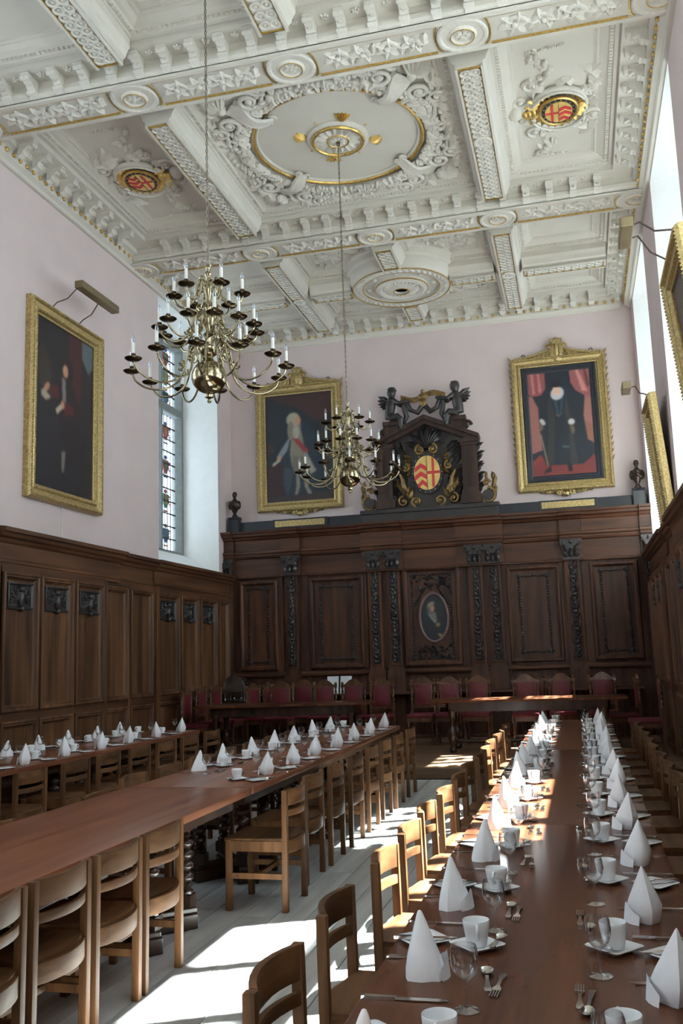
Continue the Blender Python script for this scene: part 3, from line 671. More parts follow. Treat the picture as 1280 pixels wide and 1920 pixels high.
# bays with a central boss
def boss_bay(y0, y1, rings):
    ym = (y0+y1)/2
    for c in (X1, X2):
        small_beam('y', c, y0, y1, rings)
    BR = 0.83
    for a, b in ((XL+CO, X1-0.23), (X1+0.23, XM-BR-0.02), (XM+BR+0.02, X2-0.23), (X2+0.23, XR-CO)): small_beam('x', ym, a, b, 'stuff', False)
    for a, b in ((y0, ym-BR-0.02), (ym+BR+0.02, y1)): small_beam('y', XM, a, b, rings if y0 > 10 else 'parts', False)
    for (u0, u1) in ((XL+CO, X1-0.23), (X1+0.23, XM-0.23), (XM+0.23, X2-0.23), (X2+0.23, XR-CO)):
        for (v0, v1) in ((y0, ym-0.23), (ym+0.23, y1)):
            o = coffer(u0, v0, u1, v1, ce)
            if abs((u0+u1)/2-XM) < 1.5:
                su = 1 if u0 > XM-0.5 else -1; sv = 1 if v0 > ym else -1
                m = MB(); r = random.Random(int(u0*10)+int(v0*7))
                for k in range(70):
                    u = r.uniform(u0+0.3, u1-0.3); v = r.uniform(v0+0.28, v1-0.28)
                    if math.hypot(u-XM, v-ym) < BR+0.22: continue
                    a = r.uniform(0, 6.3)
                    if k % 3 == 0: m.scroll(C, u, v, a, 0.085, 1.3, 0.022, r.choice((-1, 1)), n=5)
                    else: m.leaf(C, u, v, a, r.uniform(0.16, 0.27), 0.10, 0.055, r.uniform(-1.4, 1.4))
                m.build('foliage_relief', M_relief, o, smooth=60)
    bo = empty('ceiling_boss', (XM, ym, 0)); bo.parent = ce
    P = [(BR+0.18,8.23),(BR+0.17,8.17),(BR+0.12,8.15),(BR+0.10,8.08),(BR+0.05,8.05),(BR+0.04,ZB+0.10),(BR+0.01,ZB+0.05),(BR,ZB+0.012),(BR-0.16,ZB+0.012),(BR-0.18,ZB+0.05),(0.55,ZB+0.06),(0.46,ZB+0.05),(0.44,ZB-0.01),(0.38,ZB-0.03),(0.34,ZB-0.01),(0.30,ZB+0.02),(0.17,ZB-0.04),(0.125,ZB-0.045),(0.12,ZB+0.02)]
    MB().lathe(P, 48, (0,0,0)).build('boss_ring', M_plaster, bo, smooth=30)
    K2 = lambda u, v, h: (u, v, ZB-h)
    m = MB()
    for k in range(44): q = 2*PI*k/44; m.ell(((BR-0.08)*math.cos(q), (BR-0.08)*math.sin(q), ZB+0.006), (0.055, 0.028, 0.02), Matrix.Rotation(q+PI/2+0.6, 3, 'Z'), 6, 4)
    for k in range(28): q = 2*PI*k/28; m.leaf(K2, 0.165*math.cos(q), 0.165*math.sin(q), q, 0.16, 0.032, 0.03, 0, -0.01)
    for k in range(8):
        q = 2*PI*k/8; m.mell(K2, 0.555*math.cos(q), 0.555*math.sin(q), -0.05, 0.045, 0.045, 0.03)
    m.build('boss_ornament', M_relief, bo, smooth=60)
    for R, z, t in ((BR+0.005, ZB+0.012, 0.011), (BR-0.17, ZB+0.02, 0.011), (0.45, ZB+0.01, 0.013), (0.135, ZB-0.042, 0.012)):
        MB().tube([(R*math.cos(q*PI/24), R*math.sin(q*PI/24), z) for q in range(48)], t, 6, True).build('gilt_ring', M_gold, bo)
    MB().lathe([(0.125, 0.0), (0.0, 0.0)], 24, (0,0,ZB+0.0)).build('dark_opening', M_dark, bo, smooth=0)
    return ym
ym_far = boss_bay(YB[2]+0.56, YE-CO, 'stuff')
ym_near = boss_bay(YB[0]+0.56, YB[1]-0.56, 'parts')
# cornice round the walls
CP = [(0,7.75),(0.045,7.75),(0.06,7.765),(0.07,7.79),(0.10,7.81),(0.12,7.82),(0.12,7.93),(0.15,7.945),(0.19,7.955),(0.20,ZSF),(0.45,ZSF),(0.45,8.09),(0.49,8.11),(0.49,8.25),(0,8.25)]
bead0 = MB().ell((0,0,0), 0.031, None, 8, 6).build('gilt_bead', M_gold, smooth=80); bead_used = [False]
def cornice(n_, ax, c, sg, a0, a1, b0):
    if ax == 'y': t = MB().mould('y', a0, a1, [(c+sg*d, z) for d, z in CP])
    else: t = MB().mould('x', a0, a1, [(c+sg*d, z+0.003) for d, z in CP])
    o = t.build(n_, M_plaster, smooth=0); struct(o, {'trim_1': 'white ceiling cornice with gilt beads along the left wall', 'trim_2': 'white ceiling cornice with gilt beads along the right wall', 'trim_3': 'white ceiling cornice with gilt beads along the far wall'}[n_])
    n = int((a1-b0)/0.145)
    for k in range(n):
        a = b0+0.145*(k+0.5); p = (c+sg*0.125, a, 7.875) if ax == 'y' else (a, c+sg*0.125, 7.875)
        put(bead0, bead_used, o, p)
    n = int((a1-b0-(0.3 if ax == 'y' else 0.85))/0.322)
    for k in range(n+1):
        a = (b0+a1)/2+(k-n/2)*0.322
        if ax == 'y' and any(abs(a-y) < 0.66 for y in YB): continue
        p = (c+sg*0.20, a, ZSF) if ax == 'y' else (a, c+sg*0.20, ZSF)
        rz = (PI/2 if sg > 0 else -PI/2) if ax == 'y' else 0
        put(mod0, mod_used, o, p, rz)
        if k < n and not (ax == 'y' and any(abs(a+0.161-y) < 0.72 for y in YB)): put(ros0, ros_used, o, (p[0]+(sg*0.12 if ax == 'y' else 0.161), p[1]+(0.161 if ax == 'y' else -0.12), ZSF))
    return o
cornice('trim_1', 'y', XL, 1, YN, YE-0.02, 6.2)
cornice('trim_2', 'y', XR, -1, YN, YE-0.02, 6.2)
cornice('trim_3', 'x', YE, -1, XL+0.2, XR-0.2, XL+0.2)
# ------------------------------------------------------------------ side panelling
WC = [(0,2.76),(0.14,2.76),(0.145,2.80),(0.16,2.81),(0.16,2.84),(0.135,2.86),(0.135,3.03),(0.17,3.05),(0.19,3.08),(0.24,3.10),(0.26,3.14),(0.30,3.15),(0.30,3.20),(0,3.235)]
def carved_block(M, u0, u1, z0, z1, h0, parent):
    m = MB().mbox(M, u0, z0, h0-0.01, u1, z1, h0+0.012)
    m.frame(M, u0, z0, u1, z1, [(0,h0),(0,h0+0.03),(0.015,h0+0.035),(0.03,h0+0.014)])
    uc, zc = (u0+u1)/2, (z0+z1)/2; N = lambda u, v, h: M(u, v, h+h0+0.012)
    w = (u1-u0)
    m.mell(N, uc, zc-0.03, 0.01, w*0.09, 0.11, 0.05); m.mell(N, uc, zc+0.08, 0.02, w*0.10, 0.045, 0.05); m.mell(N, uc, zc-0.15, 0.02, w*0.06, 0.04, 0.045)
    for sg in (-1, 1):
        m.leaf(N, uc+sg*w*0.05, zc+0.05, -PI/2-sg*0.5*-1, 0.18, 0.07, 0.05, 0.4*sg)
        m.scroll(N, uc+sg*w*0.13, zc+0.07, PI/2, 0.045, 1.3, 0.014, -sg, n=5)
        for k in range(7):
            t = k/6; m.mell(N, uc+sg*w*(0.14+0.22*t), zc+0.03-0.06*math.sin(PI*t)+0.03*t, 0.0, 0.022, 0.02, 0.028, k, 6, 4)
        for k in range(5): m.mell(N, uc+sg*w*0.38, zc+0.08-0.04*k, 0.0, 0.022-0.002*k, 0.022, 0.026, 0, 6, 4)
    return m.build('carved_block', M_carve, parent, smooth=50)
def panel(M, u0, u1, z0, z1, h0, parent, mat, carved=False):
    f = MB().frame(M, u0, z0, u1, z1, [(0,h0-0.005),(0,h0+0.022),(0.02,h0+0.03),(0.035,h0+0.018),(0.05,h0+0.02),(0.06,h0-0.005),(0.075,h0-0.02),(0.085,h0-0.03)])
    f.mbox(M, u0+0.08, z0+0.08, h0-0.06, u1-0.08, z1-0.08, h0-0.028)
    p = f.build('panel', mat, parent, smooth=0)
    if carved: carved_block(M, u0+0.11, u1-0.11, z1-0.42, z1-0.11, h0-0.028, p)
    return p
def side_panelling(name, M, side, label):
    root = empty(name); struct(root, label); CK = 0.85 if side < 0 else 0.68
    ends = [9.27, 10.03, 10.82, 11.62, 12.42, 13.27, 14.2, 15.03, 15.89]
    rows = [(9.27,10.0,1),(10.05,10.8,1),(10.86,11.6,1),(11.70,12.38,0),(12.46,13.2,0),(13.38,14.17,1),(14.25,14.99,1),(15.07,15.83,1),(15.93,16.42,0)]
    y = 9.0
    while y > 0.5: rows.append((y-0.72, y, int(y*7) % 3 != 0)); y -= 0.8
    def F(y): return 0.155 if 9.15 < y < 11.66 else 0.12
    bk = MB()
    for a, b, h in ((YN, 9.15, 0.12), (9.15, 11.66, 0.155), (11.66, YE, 0.12)): bk.mbox(M, a, 0.0, 0.0, b, 2.80, h-0.055)
    bk.build('back_board', M_wain, root, smooth=0)
    # stiles and rails
    srt = sorted(rows)
    for i, (a, b, c) in enumerate(srt):
        h = F((a+b)/2)
        n = srt[i+1][0] if i+1 < len(srt) else 16.6
        MB().mbox(M, b-0.004, 0.12, h-0.06, n+0.004, 2.78, h).build('stile', M_wain, root, smooth=0)
        for z0, z1 in ((0.0, 0.22), (1.0, 1.10), (2.70, 2.78)): MB().mbox(M, a-0.02, z0, h-0.06, b+0.02, z1, h+0.0005).build('rail', M_wainh, root, smooth=0)
        panel(M, a, b, 1.10, 2.70, h, root, M_wain, bool(c)); panel(M, a, b, 0.22, 1.0, h, root, M_wain)
    for a, b, d in ((YN, 9.12, -0.03), (9.12, 12.10, 0.03), (12.10, 13.27, -0.03), (13.27, YE, 0.0)):
        pl = [(M(0, z, (dd*CK+d) if dd else 0)[0], z) for dd, z in WC]
        MB().mould('y', a, b-0.004, pl).build('cornice', M_wainh, root, smooth=0)
    for a in (9.13, 13.28): MB().mbox(M, a-0.05, 0.0, 0.1, a+0.05, 2.78, 0.19).build('pilaster_strip', M_wain, root, smooth=0, bevel=0.01)
    MB().mbox(M, YN, 0.0, 0.1, 16.6, 0.16, 0.19).build('skirting', M_wainh, root, smooth=0)
    return root
side_panelling('trim_4', Lm, -1, 'dark oak panelling with carved blocks along the left wall')
side_panelling('trim_5', Rm, 1, 'dark oak panelling in shade along the right wall')

# ------------------------------------------------------------------ end wall panelling
Y0 = 16.6
Ew = lambda u, v, h: (u, Y0-h, v)
ew = empty('trim_6'); struct(ew, 'tall carved dark oak panelling across the far wall')
MB().box(XL, Y0+0.035, DZ, XR, YE, 4.0).build('back_board', M_endw, ew, smooth=0)
def entab(u0, u1, d):
    P = [(-0.3,3.13),(0.025,3.13),(0.03,3.15),(0.03,3.165),(0.0,3.175),(0.0,3.50),(0.035,3.515),(0.05,3.55),(0.05,3.575),(0.07,3.60),(0.07,3.64),(0.02,3.655),(0.02,3.855),(0.06,3.87),(0.09,3.91),(0.15,3.925),(0.16,3.965),(0.19,3.98),(0.20,4.02),(-0.3,4.03)]
    return MB().mould('x', u0, u1, [(Y0-h-d, z) for h, z in P]).build('entablature', M_endh, ew, smooth=0)
for a, b, d in ((XL, -6.30, 0.06), (-6.30, -5.36, 0), (-5.36, -4.98, 0.05), (-4.98, -3.80, 0.0), (-3.80, -3.02, 0.09), (-3.02, -2.05, 0.06), (-2.05, -1.20, 0.09), (-1.20, -0.22, 0.0), (-0.22, 0.16, 0.05), (0.16, 1.13, 0.0), (1.13, XR, 0.06)): entab(a, b-0.003, d)
MB().box(XL+0.02, 16.76, 4.02, XR-0.02, YE, 4.25).build('upper_board', M_black, ew, smooth=0, bevel=0.01)
MB().mould('x', XL, XR, [(Y0+0.1,1.27),(Y0-0.03,1.27),(Y0-0.05,1.30),(Y0-0.05,1.33),(Y0-0.02,1.36),(Y0+0.1,1.37)]).build('dado_moulding', M_endh, ew, smooth=0)
MB().box(XL+0.35, 16.22, 0.92, XR-0.35, Y0+0.05, 0.955).build('wall_shelf', M_endh, ew, smooth=0, bevel=0.008)
for k in range(9): MB().mould('x', -5.9+k*0.83, -5.83+k*0.83, [(16.6,DZ),(16.6,0.92),(16.26,0.92),(16.3,0.8),(16.45,0.62),(16.5,DZ)]).build('shelf_bracket', M_endw, ew, smooth=0)
def rope(m, M, p, q, r, h):
    L = math.hypot(q[0]-p[0], q[1]-p[1]); n = int(L/(r*2.2)); a = math.atan2(q[1]-p[1], q[0]-p[0])
    for k in range(n): t = (k+0.5)/n; m.mell(M, p[0]+(q[0]-p[0])*t, p[1]+(q[1]-p[1])*t, h, r*1.5, r*0.8, r, a+0.6, 6, 4)
def end_panel(u0, u1, z0, z1, ins):
    f = MB().frame(Ew, u0, z0, u1, z1, [(0,-0.03),(0,0.03),(0.02,0.05),(0.05,0.05),(0.065,0.03),(0.08,0.02),(0.085,-0.01)])
    f.mbox(Ew, u0+0.08, z0+0.08, -0.05, u1-0.08, z1-0.08, -0.008)
    p = f.build('panel', M_endw, ew, smooth=0)
    m = MB(); a, b, c, d = u0+ins, z0+ins*0.8, u1-ins, z1-ins*0.8
    for P, Q in (((a,b),(c,b)),((c,b),(c,d)),((c,d),(a,d)),((a,d),(a,b))): rope(m, Ew, P, Q, 0.023, 0.004)
    for P in ((a,b),(c,b),(c,d),(a,d)):
        for q in range(5): m.mell(Ew, P[0]+0.028*math.cos(q*1.257), P[1]+0.028*math.sin(q*1.257), 0.015, 0.024, 0.018, 0.02, q*1.257, 6, 4)
        m.mell(Ew, P[0], P[1], 0.02, 0.025, 0.025, 0.025, 0, 6, 4)
    m.build('rope_moulding', M_carve, p, smooth=60)
    return p, (a, b, c, d)
end_panel(-6.22, -5.46, 1.40, 3.08, 0.19); end_panel(-4.84, -3.80, 1.40, 3.08, 0.22)
end_panel(-1.19, -0.26, 1.41, 3.09, 0.22); end_panel(0.24, 1.05, 1.41, 3.09, 0.19)
cp, (a, b, c, d) = end_panel(-3.06, -2.02, 1.40, 3.17, 0.17)
m = MB(); mc = (a+c)/2
foliage(m, Ew, a+0.05, c-0.05, d-0.26, d-0.04, 5, 2.2, 0.085, 0.03); foliage(m, Ew, a+0.05, c-0.05, b+0.04, b+0.22, 6, 2.2, 0.085, 0.03)
for sg in (-1, 1):
    for k in range(6): m.leaf(Ew, mc+sg*(0.12+0.03*k), d-0.24-0.05*k, -PI/2+sg*0.4, 0.10, 0.05, 0.03, sg*0.6)
m.build('carved_foliage', M_carve, cp, smooth=60)
for a, b, c_ in ((-6.30, -6.22, 0), (-5.46, -5.36, 0), (-4.98, -4.84, 0), (-3.80, -3.74, 0), (-2.02, -1.9, 0), (-1.24, -1.19, 0), (-0.26, -0.22, 0), (0.12, 0.24, 0), (1.05, 1.13, 0)):
    MB().mbox(Ew, a, DZ, -0.06, b, 3.14, 0.0).build('stile', M_endw, ew, smooth=0)
def capital(u, w, d):
    m = MB(); N = lambda x, z, h: Ew(u+x, z, h+d)
    m.prism(N, [(-w*0.55,3.15),(w*0.55,3.15),(w*0.55,3.18),(w*0.5,3.19),(w*0.5,3.3),(w*0.6,3.44),(w*0.72,3.47),(w*0.72,3.51),(-w*0.72,3.51),(-w*0.72,3.47),(-w*0.6,3.44),(-w*0.5,3.3),(-w*0.5,3.19),(-w*0.55,3.18)], 0, 0.07)
    for k in range(-1, 2):
        m.leaf(N, k*w*0.33, 3.19, PI/2-k*0.1, 0.15, w*0.36, 0.05, 0, 0.07); m.mell(N, k*w*0.33, 3.34, 0.10, w*0.14, 0.02, 0.03, 0, 6, 4)
    for sg in (-1, 1):
        m.leaf(N, sg*w*0.25, 3.28, PI/2-sg*0.35, 0.15, w*0.3, 0.05, 0, 0.08)
        m.scroll(N, sg*w*0.52, 3.43, PI/2, w*0.17, 1.4, w*0.06, -sg, n=6, h=0.10)
    m.mell(N, 0, 3.46, 0.09, w*0.13, 0.04, 0.04)
    return m
def pilaster(u, w, d=0.05):
    p = MB().mbox(Ew, u-w/2, 1.38, -0.05, u+w/2, 3.15, d)
    p.mbox(Ew, u-w/2-0.04, 1.20, -0.05, u+w/2+0.04, 1.28, d+0.05).mbox(Ew, u-w/2-0.03, 1.28, -0.05, u+w/2+0.03, 1.34, d+0.03).mbox(Ew, u-w/2-0.015, 1.34, -0.05, u+w/2+0.015, 1.39, d+0.015).mbox(Ew, u-w/2-0.04, DZ, -0.05, u+w/2+0.04, 1.20, d+0.04)
    p.frame(Ew, u-w*0.40, 1.42, u+w*0.40, 3.12, [(0,d),(0,d+0.015),(0.012,d+0.018),(0.022,d+0.002)])
    o = p.build('pilaster', M_endw, ew, smooth=0)
    m = MB(); r = random.Random(int(u*31)); N = lambda x, z, h: Ew(x, z, h+d)
    z = 1.47; k = 0
    while z < 3.06:
        for sg in (-1, 1):
            m.leaf(N, u, z, PI/2-sg*r.uniform(0.4, 1.0), 0.12, 0.06, 0.03, sg*r.uniform(0.3, 1.2))
            if k % 3 == 0: m.scroll(N, u+sg*w*0.17, z+0.05, PI/2, 0.035, 1.2, 0.011, -sg, n=5)
        if k % 4 == 2: m.mell(N, u, z+0.03, 0.01, w*0.2, 0.035, 0.03)
        else: m.mell(N, u, z+0.02, 0.01, 0.02, 0.028, 0.025, 0, 6, 4)
        z += 0.075; k += 1
    m.build('carved_strip', M_carve, o, smooth=60)
    capital(u, w, d).build('capital', M_carve, o, smooth=50)
for u, w in ((-6.42, 0.16), (-5.17, 0.26), (-3.575, 0.25), (-3.225, 0.25), (-1.725, 0.25), (-1.40, 0.25), (-0.04, 0.26), (1.25, 0.16)): pilaster(u, w)

# ------------------------------------------------------------------ paintings (flat canvases, coloured per point)
def ell_mask(U, V, cx, cy, rx, ry, rot=0):
    c, s = math.cos(rot), math.sin(rot); x = (U-cx)*c+(V-cy)*s; y = -(U-cx)*s+(V-cy)*c
    return np.clip((1.08-((x/rx)**2+(y/ry)**2))*5, 0, 1)
def poly_mask(U, V, pts):
    m = np.zeros(U.shape, bool); n = len(pts); j = n-1
    for i in range(n):
        xi, yi = pts[i]; xj, yj = pts[j]
        c = ((yi > V) != (yj > V)) & (U < (xj-xi)*(V-yi)/((yj-yi) if abs(yj-yi) > 1e-9 else 1e-9)+xi)
        m ^= c; j = i
    return m.astype(float)
def paint(shapes, base, w, h, n=110, ell=False, seed=1, grain=0.22):
    ny = int(n*h/w); U, V = np.meshgrid(np.linspace(0, 1, n+1), np.linspace(0, 1, ny+1))
    col = np.empty(U.shape+(3,)); col[:] = lin(base)
    for sdef in shapes:
        k, c = sdef[0], np.array(lin(sdef[-1]))
        m = ell_mask(U, V, *sdef[1:-1]) if k == 'e' else poly_mask(U, V, sdef[1])
        col = col*(1-m[..., None])+c*m[..., None]
    for _ in range(4): col[1:-1, 1:-1] = (col[1:-1, 1:-1]*2+col[:-2, 1:-1]+col[2:, 1:-1]+col[1:-1, :-2]+col[1:-1, 2:])/6
    rs = np.random.RandomState(seed); g = rs.rand(*U.shape)
    for _ in range(2): g[1:-1, 1:-1] = (g[:-2, 1:-1]+g[2:, 1:-1]+g[1:-1, :-2]+g[1:-1, 2:])/4
    col *= (1+grain*(g[..., None]-0.5)*2)
    return U, V, np.clip(col*1.12, 0, 1)
def canvas(name, N, u0, u1, v0, v1, h, shapes, base, parent, n=110, oval=False, flip=False, seed=1):
    U, V, col = paint(shapes, base, u1-u0, v1-v0, n, seed=seed)
    if flip: col = col[:, ::-1]
    ny, nx = U.shape
    if oval:                                          # square grid warped to an ellipse
        a = 2*U-1; b = 2*V-1
        X = a*np.sqrt(1-b*b/2); Y = b*np.sqrt(1-a*a/2); Uo, Vo = (X+1)/2, (Y+1)/2
    else: Uo, Vo = U, V
    vs = [N(u0+(u1-u0)*x, v0+(v1-v0)*y, h) for x, y in zip(Uo.ravel(), Vo.ravel())]
    fs = [(j*nx+i, j*nx+i+1, (j+1)*nx+i+1, (j+1)*nx+i) for j in range(ny-1) for i in range(nx-1)]
    if oval:
        U2, V2, _ = U, V, None
        c2 = col
        ix = np.clip((Uo*(nx-1)).astype(int), 0, nx-1); iy = np.clip((Vo*(ny-1)).astype(int), 0, ny-1); col = c2[iy, ix]
    me = bpy.data.meshes.new(name); me.from_pydata(vs, [], fs)
    at = me.color_attributes.new('Col', 'FLOAT_COLOR', 'POINT')
    at.data.foreach_set('color', np.concatenate([col.reshape(-1, 3), np.ones((nx*ny, 1))], 1).ravel().astype(np.float32))
    me.materials.append(M_paint); o = bpy.data.objects.new(name, me); COL.objects.link(o); o.parent = parent
    return o
def offm(M, o): return lambda u, v, h: (M(u,v,h)[0]-o[0], M(u,v,h)[1]-o[1], M(u,v,h)[2]-o[2])
def gilt_frame(N, u0, u1, v0, v1, w, th, parent, beads=True, mat=None, lug=False):
    f = MB().frame(N, u0, v0, u1, v1, [(0,0.0),(0,th*0.7),(w*0.10,th),(w*0.25,th),(w*0.33,th*0.72),(w*0.60,th*0.60),(w*0.68,th*0.75),(w*0.80,th*0.75),(w*0.88,th*0.45),(w,th*0.40),(w,th*0.2)])
    o = f.build('gilt_frame', mat or M_gframe, parent, smooth=0)
    if beads:
        m = MB()
        for d, hh, r in ((w*0.18, th, 0.016), (w*0.74, th*0.75, 0.012)):
            for (a, b, c, e) in ((u0+d, v0+d, u1-d, v0+d), (u0+d, v1-d, u1-d, v1-d), (u0+d, v0+d, u0+d, v1-d), (u1-d, v0+d, u1-d, v1-d)):
                n = int(math.hypot(c-a, e-b)/(r*2.3))
                for k in range(n): t = (k+0.5)/n; m.mell(N, a+(c-a)*t, b+(e-b)*t, hh, r, r, r, 0, 5, 3)
        stuff(m.build('frame_carving', mat or M_gframe, o, smooth=60))
    return o
def crest(N, uc, v1, span, hgt, th, parent):          # swan-neck cresting with a crown
    m = MB()
    for sg in (-1, 1):
        top = [(uc+sg*span*(1-t), v1+hgt*0.62*(t**2.2)) for t in [k/10 for k in range(11)]]
        top = [(u, v) for u, v in top if abs(u-uc) > 0.10]
        poly = top+[(top[-1][0], v1-0.03), (top[0][0], v1-0.03)]
        m.prism(N, poly, 0.0, th*0.6)
        m.tube([N(u, v, th*0.6) for u, v in top], 0.028, 6)
        m.scroll(N, uc+sg*0.13, v1+hgt*0.55, 0 if sg > 0 else PI, 0.055, 1.4, 0.022, sg, n=6, h=th*0.6)
        for k in range(5): m.leaf(N, uc+sg*(0.14+0.07*k), v1-0.02, PI/2+sg*0.3, 0.17-0.02*k, 0.05, 0.03, sg*0.4, th*0.55)
        m.leaf(N, uc+sg*0.02, v1-0.10, PI/2-sg*0.5, 0.32, 0.12, 0.05, sg*0.7, th*0.6); m.leaf(N, uc+sg*0.05, v1+0.05, PI/2-sg*0.2, 0.22, 0.09, 0.05, sg*0.5, th*0.7)
    m.build('swan_neck_crest', M_gframe, parent, smooth=50)
    c = MB(); c.prism(N, [(uc-0.07, v1+hgt*0.62), (uc+0.07, v1+hgt*0.62), (uc+0.11, v1+hgt*0.86), (uc-0.11, v1+hgt*0.86)], 0.02, th)
    for k in range(-2, 3): c.mell(N, uc+k*0.045, v1+hgt*0.90, th*0.6, 0.026, 0.04, 0.04, 0, 6, 5)
    c.mell(N, uc, v1+hgt*0.97, th*0.6, 0.03, 0.03, 0.03); c.mell(N, uc, v1+0.12, th*0.7, 0.055, 0.16, 0.05); c.mell(N, uc, v1-0.06, th*0.7, 0.05, 0.06, 0.05)
    c.build('carved_crown', M_gframe, parent, smooth=50)
def apron(N, uc, v0, th, parent):
    m = MB()
    for sg in (-1, 1):
        m.scroll(N, uc+sg*0.12, v0-0.03, PI/2, 0.06, 1.4, 0.02, sg, n=6, h=th*0.6); m.scroll(N, uc+sg*0.30, v0-0.01, PI/2, 0.05, 1.3, 0.016, -sg, n=6, h=th*0.6)
        for k in range(5): m.leaf(N, uc+sg*(0.05+0.09*k), v0-0.02, (0 if sg > 0 else PI)-sg*0.35+0.2*k*sg, 0.16, 0.07, 0.04, sg*0.7, th*0.4)
    m.mell(N, uc, v0-0.06, th*0.5, 0.07, 0.06, 0.05)
    m.build('carved_apron', M_gframe, parent, smooth=50)
def side_leaves(N, u, sg, v0, v1, parent):
    m = MB()
    for k in range(18): m.leaf(N, u-sg*0.012, v0+(v1-v0)*k/13, PI/2-sg*0.3, 0.12, 0.035, 0.03, -sg*0.4)
    m.build('leaf_border', M_gframe, parent, smooth=50)
def painting(M, u0, u1, v0, v1, fw, th, shapes, base, label, ornate=False, black=False, seed=1, n=110, flip=False):
    o = M((u0+u1)/2, v0, 0.0); root = empty('framed_portrait', o); N = offm(M, o)
    tag(root, label, 'painting')
    MB().mbox(N, u0+0.05, v0+0.05, 0.0, u1-0.05, v1-0.05, th*0.2).build('backing', M_black, root, smooth=0)
    gilt_frame(N, u0, u1, v0, v1, fw, th, root)
    ins = fw
    if black:
        bf = MB().frame(N, u0+fw-0.005, v0+fw-0.005, u1-fw+0.005, v1-fw+0.005, [(0,th*0.2),(0,th*0.42),(0.02,th*0.5),(0.05,th*0.48),(0.06,th*0.36),(0.10,th*0.34),(0.11,th*0.3),(0.12,th*0.28)]).build('black_inner_frame', M_black, root, smooth=0); ins = fw+0.11
    canvas('canvas', N, u0+ins, u1-ins, v0+ins, v1-ins, th*0.25, shapes, base, root, n, seed=seed, flip=flip)
    if ornate:
        uc = (u0+u1)/2; crest(N, uc, v1, (u1-u0)*0.46, 0.34, th, root); apron(N, uc, v0, th, root)
        for sg, u in ((-1, u0), (1, u1)): side_leaves(N, u, sg, v0+0.5, v1-0.5, root)
        for sg in (-1, 1): MB().tube([N(uc+sg*(u1-u0)*0.36+0.03*math.cos(q*PI/5), v1+0.06+0.03*math.sin(q*PI/5), 0.03) for q in range(10)], 0.008, 5, True).build('hanging_ring', M_iron, root)
    return root
P_LEFTEND = [('p', [(0,1),(1,1),(1,.80),(.78,.72),(.52,.86),(.2,.93)], (58,36,36)), ('p', [(.78,.72),(1,.80),(1,.2),(.86,.3),(.8,.55)], (38,36,34)),
    ('p', [(0,.02),(0,.32),(.10,.37),(.26,.34),(.27,.02)], (48,26,28)), ('e', .06, .50, .08, .05, 0, (52,40,38)),
    ('p', [(.36,.72),(.30,.55),(.27,.38),(.22,.18),(.32,.06),(.48,.07),(.70,.10),(.86,.22),(.84,.40),(.76,.62),(.66,.70),(.52,.74)], (30,42,52)),
    ('p', [(.30,.55),(.20,.46),(.16,.42),(.22,.40),(.32,.48),(.37,.6)], (116,120,124)), ('p', [(.10,.36),(.22,.41),(.21,.385),(.10,.335)], (170,164,150)), ('e', .19, .405, .035, .018, .4, (176,132,104)),
    ('p', [(.40,.66),(.36,.46),(.38,.33),(.54,.33),(.58,.48),(.53,.66)], (118,112,98)), ('p', [(.40,.42),(.38,.34),(.42,.26),(.58,.26),(.62,.40)], (96,92,78)),
    ('p', [(.43,.62),(.40,.58),(.60,.42),(.64,.46)], (126,40,44)), ('p', [(.60,.45),(.72,.30),(.75,.27),(.66,.24),(.6,.34)], (132,128,116)),
    ('p', [(.26,.30),(.32,.32),(.40,.28),(.36,.14),(.30,.06),(.26,.16)], (50,58,66)), ('p', [(.44,.27),(.50,.27),(.50,.14),(.46,.06),(.42,.06),(.45,.15)], (118,112,100)), ('p', [(.55,.26),(.61,.26),(.62,.12),(.68,.06),(.63,.05),(.57,.13)], (120,114,102)),
    ('e', .44, .70, .09, .12, .1, (120,112,96)), ('e', .42, .76, .10, .065, 0, (150,142,122)), ('e', .38, .66, .05, .09, 0, (116,108,92)), ('e', .49, .745, .042, .040, 0, (172,128,104)), ('e', .46, .64, .05, .06, 0, (150,144,130)), ('p', [(0,0),(1,0),(1,.07),(0,.05)], (48,36,38))]
